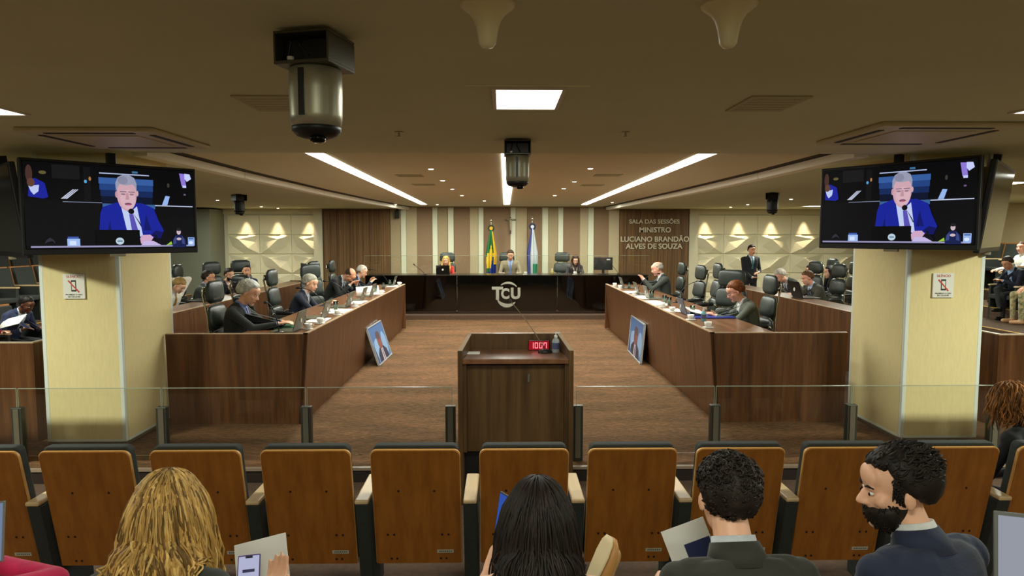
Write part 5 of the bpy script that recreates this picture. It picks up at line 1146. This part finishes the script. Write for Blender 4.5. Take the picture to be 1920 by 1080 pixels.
VD = person('bearded dark haired man in navy suit looking to the left', (1685, 838), Y=1.95, floor=.02, rz=.35, lean=.08, curve=.15, hp=(.12, 1.05, .0), hair='swept', hcol=(34, 27, 22), jacket=(34, 42, 66), shirt=(222, 222, 218), trousers=(28, 32, 46), beard=1.0, vox=.0055, hands=[(.12, .38, .62), (-.12, .38, .62)], skin='fair')
tufts(VD, 1700, .028, 2.6, hm3((36, 28, 23)), .0034, seed=22, start=lambda d: d.z > (.50 if d.y > .5 else (.52+(d.y-.55)*1.9 if d.y > .1 else max(-.78, -.36+(d.y-.1)*.62))), comb=(0, -.5, .15), lift=1.03, side=.35)
tufts(VD, 800, .013, 2.0, hm3((34, 26, 20)), .0026, seed=23, start=lambda d: d.y > -.05 and d.z < .10-abs(d.x)*.0+ (.25 if abs(d.x) > .75 else 0), centre=(0, .024, -.050), sr=(.062, .066, .068), lift=1.0, name='beard_tufts', comb=(0, .15, -.5))
tufts(VD, 900, .010, 2.0, hm3((36, 28, 23)), .0024, seed=24, start=lambda d: abs(d.x) > .6 and .10 < d.y < .50 and -.85 < d.z < .25, lift=.99, name='sideburn_tufts', comb=(0, .1, -.6))
vseat(VD, 'seat under the bearded man')
# things in their hands
def slab(name, cat, label, c, ux, uy, w_, h_, t_, m, extra=None):
    ux = Vector(ux).normalized(); uy = Vector(uy); uy = (uy-ux*uy.dot(ux)).normalized(); uz = ux.cross(uy); t = thing(name, label, cat, c); t.rotation_euler = Matrix((ux, uy, uz)).transposed().to_euler()
    MB().box(-w_/2, w_/2, -h_/2, h_/2, -t_/2, t_/2).build('body' if name != 'paper_sheet' else 'sheet', m, t, bevel=min(.003, t_/3)); return t
ph = slab('phone', 'phone', 'lit smartphone held by the blonde woman', at(466, 1085, Y=2.28), (1, .15, .05), (.1, .55, .85), .075, .155, .008, mat('phone_case', (90, 70, 140), .4))
MB().box(-.034, .034, -.073, .073, .0042, .0048).build('screen', mat('phone_screen', (196, 200, 232), .3, emit=.75), ph); MB().box(-.012, .012, .066, .073, .0049, .0052).build('notch', M_black, ph)
MB().box(-.02, .02, .02, .03, .0049, .0052).build('screen_text', mat('screen_ink', (90, 90, 130), .4, emit=.3), ph); MB().box(-.024, .024, -.02, -.012, .0049, .0052).build('screen_text', mat('screen_ink', (90, 90, 130), .4, emit=.3), ph)
# the tan loafer of the crossed leg, a part of the man: upper and sole
_c, _b = Vector((-.29, .57, .65)), Vector((.03, .45, .68)); _h = _c+(_c-_b).normalized()*.05; _d = Vector((.45, .2, .85)).normalized(); _n = Vector((-1, -.15, .5)); _n = (_n-_d*_n.dot(_d)).normalized(); _s = _d.cross(_n)
up, so = MB(), MB(); ru, rs = [], []
for v, w_, hgt in ((-.045, .030, .055), (-.02, .038, .06), (.05, .038, .052), (.10, .044, .045), (.16, .048, .036), (.205, .040, .028), (.228, .02, .015)):
    ru.append((_h+_d*v-_n*(hgt*.5-.03), w_, hgt*.62, _s, _n)); rs.append((_h+_d*v+_n*.040, w_+.005, .007, _s, _n))
up.loft(ru, 18); so.loft(rs, 18)
sh_ = up.build('loafer', mat('tan_leather', (200, 144, 80), .45), VC['root'], smooth=True); so.build('sole', mat('pale_sole', (222, 200, 156), .6), sh_, smooth=True)
for inf, c_, sd_ in ((L1, (190, 192, 182), 31), (L2, (164, 160, 144), 32), (R2, (112, 62, 26), 33)):
    tufts(inf, 650, .022, 1.2, hm3(c_), .0032, seed=sd_, start=lambda d: d.z > (.52 if d.y > .5 else (.52+(d.y-.55)*1.9 if d.y > .1 else max(-.74, -.33+(d.y-.1)*.62))), comb=(.1, -.7, -.1), lift=1.02, side=.5)
slab('paper_sheet', 'paper', 'white sheet beside the blonde woman, behind her phone', at(492, 1066, Y=2.42), (1, .1, .22), (-.1, .5, .85), .19, .21, .003, M_paper)
ph2 = slab('phone', 'phone', 'phone edge showing beside the dark haired woman', at(944, 968, Y=2.25), (1, -1.6, 0), (0, .3, .95), .072, .15, .008, M_black); MB().box(-.032, .032, -.07, .07, .0042, .0048).build('screen', mat('phone_screen_blue', (50, 90, 190), .3, emit=.7), ph2)
pc = slab('paper_sheet', 'paper', 'white leaflet with navy block held by the curly haired man', at(1292, 1018, Y=2.30), (1, .1, .32), (-.2, .35, .9), .16, .13, .002, M_paper)
MB().box(-.02, .075, -.06, .0, .0011, .0016).build('navy_block', mat('leaflet_navy', (18, 34, 84), .6), pc)
lp = slab('laptop_computer', 'laptop', 'pale laptop screen at the bottom right corner', at(1985, 1045, Y=1.75), (1, -.35, .0), (-.25, .25, 1), .30, .21, .010, mat('laptop_grey', (120, 122, 118), .4)); MB().box(-.14, .14, -.095, .095, .005, .0058).build('screen', mat('laptop_screen_pale', (190, 196, 210), .4, emit=.55), lp)
lp = slab('tablet', 'tablet', 'tablet edge at the lower left corner over a pink jacket', at(-32, 1000, Y=1.8), (1, .3, .0), (.22, .3, 1), .10, .16, .008, mat('laptop_grey', (120, 122, 118), .4)); MB().box(-.045, .045, -.075, .075, .004, .0048).build('screen', mat('tablet_screen', (150, 170, 210), .4, emit=.5), lp)
VP = person('person in bright pink jacket at the lower left corner, arm raised', (-125, 855), Y=1.75, floor=.02, rz=-.1, lean=.1, curve=.15, hp=(.3, 0, 0), hair='short', hcol=(30, 24, 20), jacket=(206, 24, 84), shirt=(206, 24, 84), vneck=False, collar=False, sex='f', vox=.009, hands=[(-.04, .36, .93), (-.16, .34, .8)], pole=((.8, .1, -.15), (-.6, -.4, -1)))
vseat(VP, 'seat under the person in pink jacket')
# ================================================================== THINGS ON THE BENCHES
DZT = .905
def laptop(px, X, s, label, col=(104, 104, 84), sc=1, group=None):
    q = at(px, 500, X=X); t = thing('laptop_computer', label, 'laptop', (X, q.y, DZT), s*PI/2, group, scale=sc)
    # lid back faces local +Y
    m = mat('laptop_%d_%d_%d' % col, col, .4, .3)
    MB().box(-.16, .16, -.24, -.01, 0, .014).build('base', m, t, bevel=.004); MB().hexa([(-.16, -.012, .012), (.16, -.012, .012), (.16, -.002, .012), (-.16, -.002, .012), (-.16, .05, .215), (.16, .05, .215), (.16, .06, .215), (-.16, .06, .215)]).build('lid', m, t, bevel=.002)
    MB().hexa([(-.15, -.0125, .025), (.15, -.0125, .025), (.15, -.0115, .025), (-.15, -.0115, .025), (-.15, .047, .207), (.15, .047, .207), (.15, .049, .207), (-.15, .049, .207)]).build('screen', mat('laptop_screen', (90, 110, 140), .4, emit=.3), t)
    b = MB(); p = Vector((0, .034, .11)); b.tube([p, p+Vector((0, .005, 0))], .024, 14); b.build('lid_badge', M_cup, t); return t
gl_ = 'laptops standing on the left bench'
for i, (px, lab) in enumerate(((556, 'laptop nearest the viewer on the left bench'), (607, 'laptop before the grey haired man in navy suit'), (652, 'laptop in front of the bowing bald man'), (679, 'laptop at the papers of the man with glasses'), (696, 'small laptop just past the held papers on left bench'), (738, 'laptop at the far end of the left bench'))):
    laptop(px, -2.14, -1, lab, group=gl_, sc=(1, 1, 1, .95, .95, .9)[i])
for i, (px, lab, c) in enumerate(((1283, 'laptop with blue cast in the middle of the right bench', (88, 96, 118)), (1215, 'laptop beneath the phone of the bald man', (110, 112, 100)), (1196, 'laptop nearer the dais than the bald man', (110, 112, 100)), (1168, 'laptop at the far end of the right bench', (110, 112, 100)))):
    laptop(px, 2.32, 1, lab, c, group='laptops standing on the right bench', sc=.95)
TB = None
def tumbler(px, X, label, group):
    global TB
    q = at(px, 500, X=X)
    if TB is None:
        TB = thing('tumbler', label, 'glass', (X, q.y, DZT), group=group)
        m = MB(); m.lathe([(.027, 0), (.033, .12), (.031, .12), (.026, .006)], n=16); m.build('glass_wall', M_tumbler, TB, smooth=True); MB().lathe([(.026, .006), (.0295, .075)], n=16).build('water', mat('water_pale', (206, 214, 206), .1, alpha=.45), TB, smooth=True)
    else: dup(TB, (X, q.y, DZT), 0, label, group)
CP = None
def cup(px, X, label, group, plain=False):
    global CP
    q = at(px, 500, X=X)
    if CP is None:
        CP = thing('coffee_cup', label, 'cup', (X, q.y, DZT), .7, group)
        MB().lathe([(.055, 0), (.065, .008), (.02, .01)], n=18).build('saucer', M_cup, CP, smooth=True); MB().lathe([(.02, .008), (.036, .03), (.04, .065), (.037, .065), (.03, .02)], n=18).build('bowl', M_cup, CP, smooth=True)
        MB().tube([(.038, 0, .055), (.06, 0, .05), (.058, 0, .03), (.034, 0, .025)], .005, 6).build('handle', M_cup, CP, smooth=True)
    else: dup(CP, (X, q.y, DZT), .7, label, group)
def papers(px, X, w_, l_, rz, label, group=None, n=3):
    q = at(px, 500, X=X); t = thing('paper_stack', label, 'papers', (X, q.y, DZT), rz, group)
    for i in range(n):
        o = MB().box(-w_/2, w_/2, -l_/2, l_/2, .002*i, .002*i+.0015).build('sheet', M_paper, t); o.rotation_euler = (0, 0, random.uniform(-.12, .12)); o.location = (random.uniform(-.02, .02), random.uniform(-.02, .02), 0)
def mic(px, X, s, label, bend=.35):
    q = at(px, 500, X=X); t = thing('microphone', label, 'microphone', (X, q.y, DZT)); MB().lathe([(.045, 0), (.045, .012), (.02, .02)], n=16).build('base', M_black, t, smooth=True)
    pts = [(s*bend*(i/8)**1.1, .0, .015+.30*math.sin(PI/2*(i/8)**.8)) for i in range(9)]
    MB().tube(pts, .005, 6).build('gooseneck', M_darkmetal, t, smooth=True); MB().cone(pts[-1], (pts[-1][0]+s*.04, 0, pts[-1][2]+.0), .012, .014).build('head', M_black, t, smooth=True)
lx = [(575, 'white cup near the front corner of the left bench'), (598, 'white cup before the laptop of the navy suited man'), (631, 'white cup in the middle of the left bench'), (665, 'white cup before the bald man'), (714, 'white cup past the held papers on the left bench'), (748, 'white cup near the far end of the left bench')]
for px, lab in lx: cup(px, -2.06, lab, 'white cups on the left bench')
for px, lab in ((566, 'glass of water nearest on the left bench'), (628, 'tall glass of water before the navy suited man'), (703, 'glass of water beside the held papers'), (718, 'glass of water past the held papers'), (731, 'glass of water near the far left bench end')): tumbler(px, -2.22, lab, 'glasses of water on the left bench')
for px, w_, l_, lab in ((632, .3, .55, 'large pile of white papers on the middle of the left bench'), (595, .2, .35, 'white papers near the navy suited man laptop'), (668, .2, .5, 'white papers before the bald man'), (706, .2, .6, 'white papers spread toward the far left bench end'), (735, .2, .5, 'white papers at the far end of left bench')): papers(px, -2.16, w_, l_, .05, lab)
p_ = slab('paper_sheet', 'paper', 'broad white papers held up by the man with glasses', at(690, 549, X=-2.36), (1, .35, .05), (0, .5, .85), .40, .26, .004, M_paper)
q = at(530, 618, z=DZT+.01); t = slab('folder', 'folder', 'green folder near the front of the left bench', (-2.32, q.y+.25, DZT+.012), (1, .1, 0), (0, 1, 0), .24, .34, .02, mat('green_folder', (20, 92, 52), .5))
q = at(508, 618, z=DZT+.01); t = slab('tablet', 'tablet', 'black tablet in front of the charcoal suited man', (-2.40, L1['root'].location.y-.05, DZT+.035), (1, .0, .25), (0, 1, .0), .18, .25, .01, M_black)
for px, lab, s in ((520, 'black gooseneck microphone before the charcoal suited man', -.35), (612, 'black gooseneck microphone of the navy suited man', -1), (655, 'black gooseneck microphone of the bald man', -1), (728, 'black gooseneck microphone at the far left bench', -1)): mic(px, -2.28, s, lab)
rx_ = [(1330, 'white cup beside the sanitizer bottle on the right bench'), (1297, 'white cup before the blue cast laptop'), (1262, 'white cup in the middle of the right bench'), (1243, 'white cup before the empty chairs at right'), (1190, 'white cup near the bald man'), (1163, 'white cup near the far end of the right bench'), (1153, 'white cup at the very far end of right bench')]
for px, lab in rx_: cup(px, 2.24, lab, 'white cups on the right bench')
for px, lab in ((1300, 'glass with pale yellow drink on the right bench'), (1256, 'glass of water before the empty chairs'), (1247, 'second glass of water before the empty chairs'), (1223, 'tall glass of water beneath the bald man'), (1180, 'glass of water near the far right bench end')): tumbler(px, 2.4, lab, 'glasses of water on the right bench')
for px, w_, l_, lab in ((1266, .2, .4, 'white papers in the middle of the right bench'), (1232, .22, .7, 'white papers below the bald man on the right bench'), (1208, .2, .6, 'white papers near the bald man laptop'), (1185, .2, .5, 'white papers toward the far right bench end')): papers(px, 2.30, w_, l_, .05, lab)
bottle(1319, 600, DZT, 'pump bottle with blue gel beside the red haired man', 'blue', X=2.36)
fx = R2['root'].location; slab('folder', 'folder', 'blue folder under the hands of the red haired man', (2.58, fx.y-.04, DZT+.008), (1, 0, 0), (0, 1, 0), .5, .34, .012, mat('blue_folder', (36, 56, 150), .4))
slab('paper_sheet', 'paper', 'white sheet held by the red haired man', (2.42, fx.y+.1, DZT+.06), (1, .1, -.25), (0, 1, .1), .22, .3, .003, M_paper)
mic(1328, 2.75, 1, 'black microphone beside the empty chair at the right', .2); mic(1268, 2.6, 1, 'black gooseneck microphone before the side-on chair'); mic(1196, 2.45, 1, 'black gooseneck microphone near the far right bench end')
p, d_, n_ = held(R1, 0, (.09, .02)); slab('phone', 'phone', 'dark phone in the hands of the bald man', p+Vector((0, 0, .02)), (0, 1, 0), (-.5, 0, .8), .075, .15, .008, M_black)
# second benches
def laptop2(px, X, s, lab, c=(18, 18, 20)): laptop(px, X, s, lab, c, sc=1.25)
laptop2(1496, 4.75, 1, 'black laptop before the brown haired man at second right bench'); laptop2(395, -4.45, -1, 'dark laptop before the grey suited man at second left bench')
def monitor(px, py, Y, z, rz, label):
    q = at(px, py, Y=Y); t = thing('monitor', label, 'monitor', (q.x, Y, z), rz)
    MB().box(-.22, .22, 0, .03, .1, .40).build('casing', M_black, t, bevel=.006); MB().box(-.03, .03, .01, .04, .01, .12).build('neck', M_black, t); MB().box(-.12, .12, -.06, .10, 0, .012).build('foot', M_black, t, bevel=.003)
    MB().box(.08, .16, -.002, 0, .335, .36).build('sticker', M_cup, t); MB().box(-.2, .2, .03, .034, .125, .385).build('screen', mat('monitor_screen', (40, 46, 60), .4, emit=.2), t); return t
monitor(1131, 505, DY+.3, DZ+.02, -.1, 'black computer monitor seen from behind on the dais right end')
monitor(571, 515, 14.85, DZT, PI/2+.5, 'black monitor on the second left bench')
lapd = laptop(830, 0, 1, 'black laptop in front of the blonde woman on the dais', (18, 18, 20)); lapd.location = (at(830, 517, Y=DY+.2).x, DY+.28, DZ+.02); lapd.rotation_euler = (0, 0, PI); 
def dmic(px, py, label, dx):
    q = at(px, py, Y=DY+.2); t = thing('microphone', label, 'microphone', (q.x, DY+.2, DZ+.02)); MB().lathe([(.045, 0), (.045, .012), (.02, .02)], n=16).build('base', M_black, t); 
    MB().tube([(0, 0, .02), (dx*.5, 0, .12), (dx, 0, .22)], .006, 6).build('gooseneck', M_darkmetal, t); MB().cone((dx, 0, .22), (dx*1.1, 0, .245), .013, .014).build('head', M_black, t, smooth=True)
dmic(797, 516, 'thin gooseneck microphone left of the blonde woman on the dais', -.24); dmic(1160, 516, 'thin gooseneck microphone right of the dais monitor', -.16)
for px, lab in ((985, 'white cup right of the presiding man'), (1078, 'white cup before the dark haired woman on the dais')):
    q = at(px, 515, Y=DY+.15); dup(CP, (q.x, DY+.15, DZ+.02), .7, lab, 'white cups on the dais')
q = at(1035, 516, Y=DY+.2); b = thing('sanitizer_bottle', 'small yellow bottle on the dais beside the empty chair', 'bottle', (q.x, DY+.2, DZ+.02)); MB().lathe([(.03, 0), (.032, .07), (.015, .09), (.015, .12)], n=14).build('body', mat('bottle_yellowish', (206, 190, 120), .3), b, smooth=True); MB().lathe([(.017, .12), (.017, .14)], n=12).build('cap', M_cup, b)
# black bag behind the railing at the right column, small dark thing
q = at(1750, 826, z=0); b = thing('cable_coil', 'dark cable bundle on the floor at the right column foot', 'cable', (q.x, 5.92, 0)); MB().tube([(.06*math.cos(a*.7)+.02*math.sin(a*3), .05*math.sin(a*.7), .012+.006*a/3) for a in range(30)], .006, 6).build('coil', M_black, b, smooth=True); MB().box(-.03, .03, -.01, .01, .04, .05).build('plug', M_steel, b)
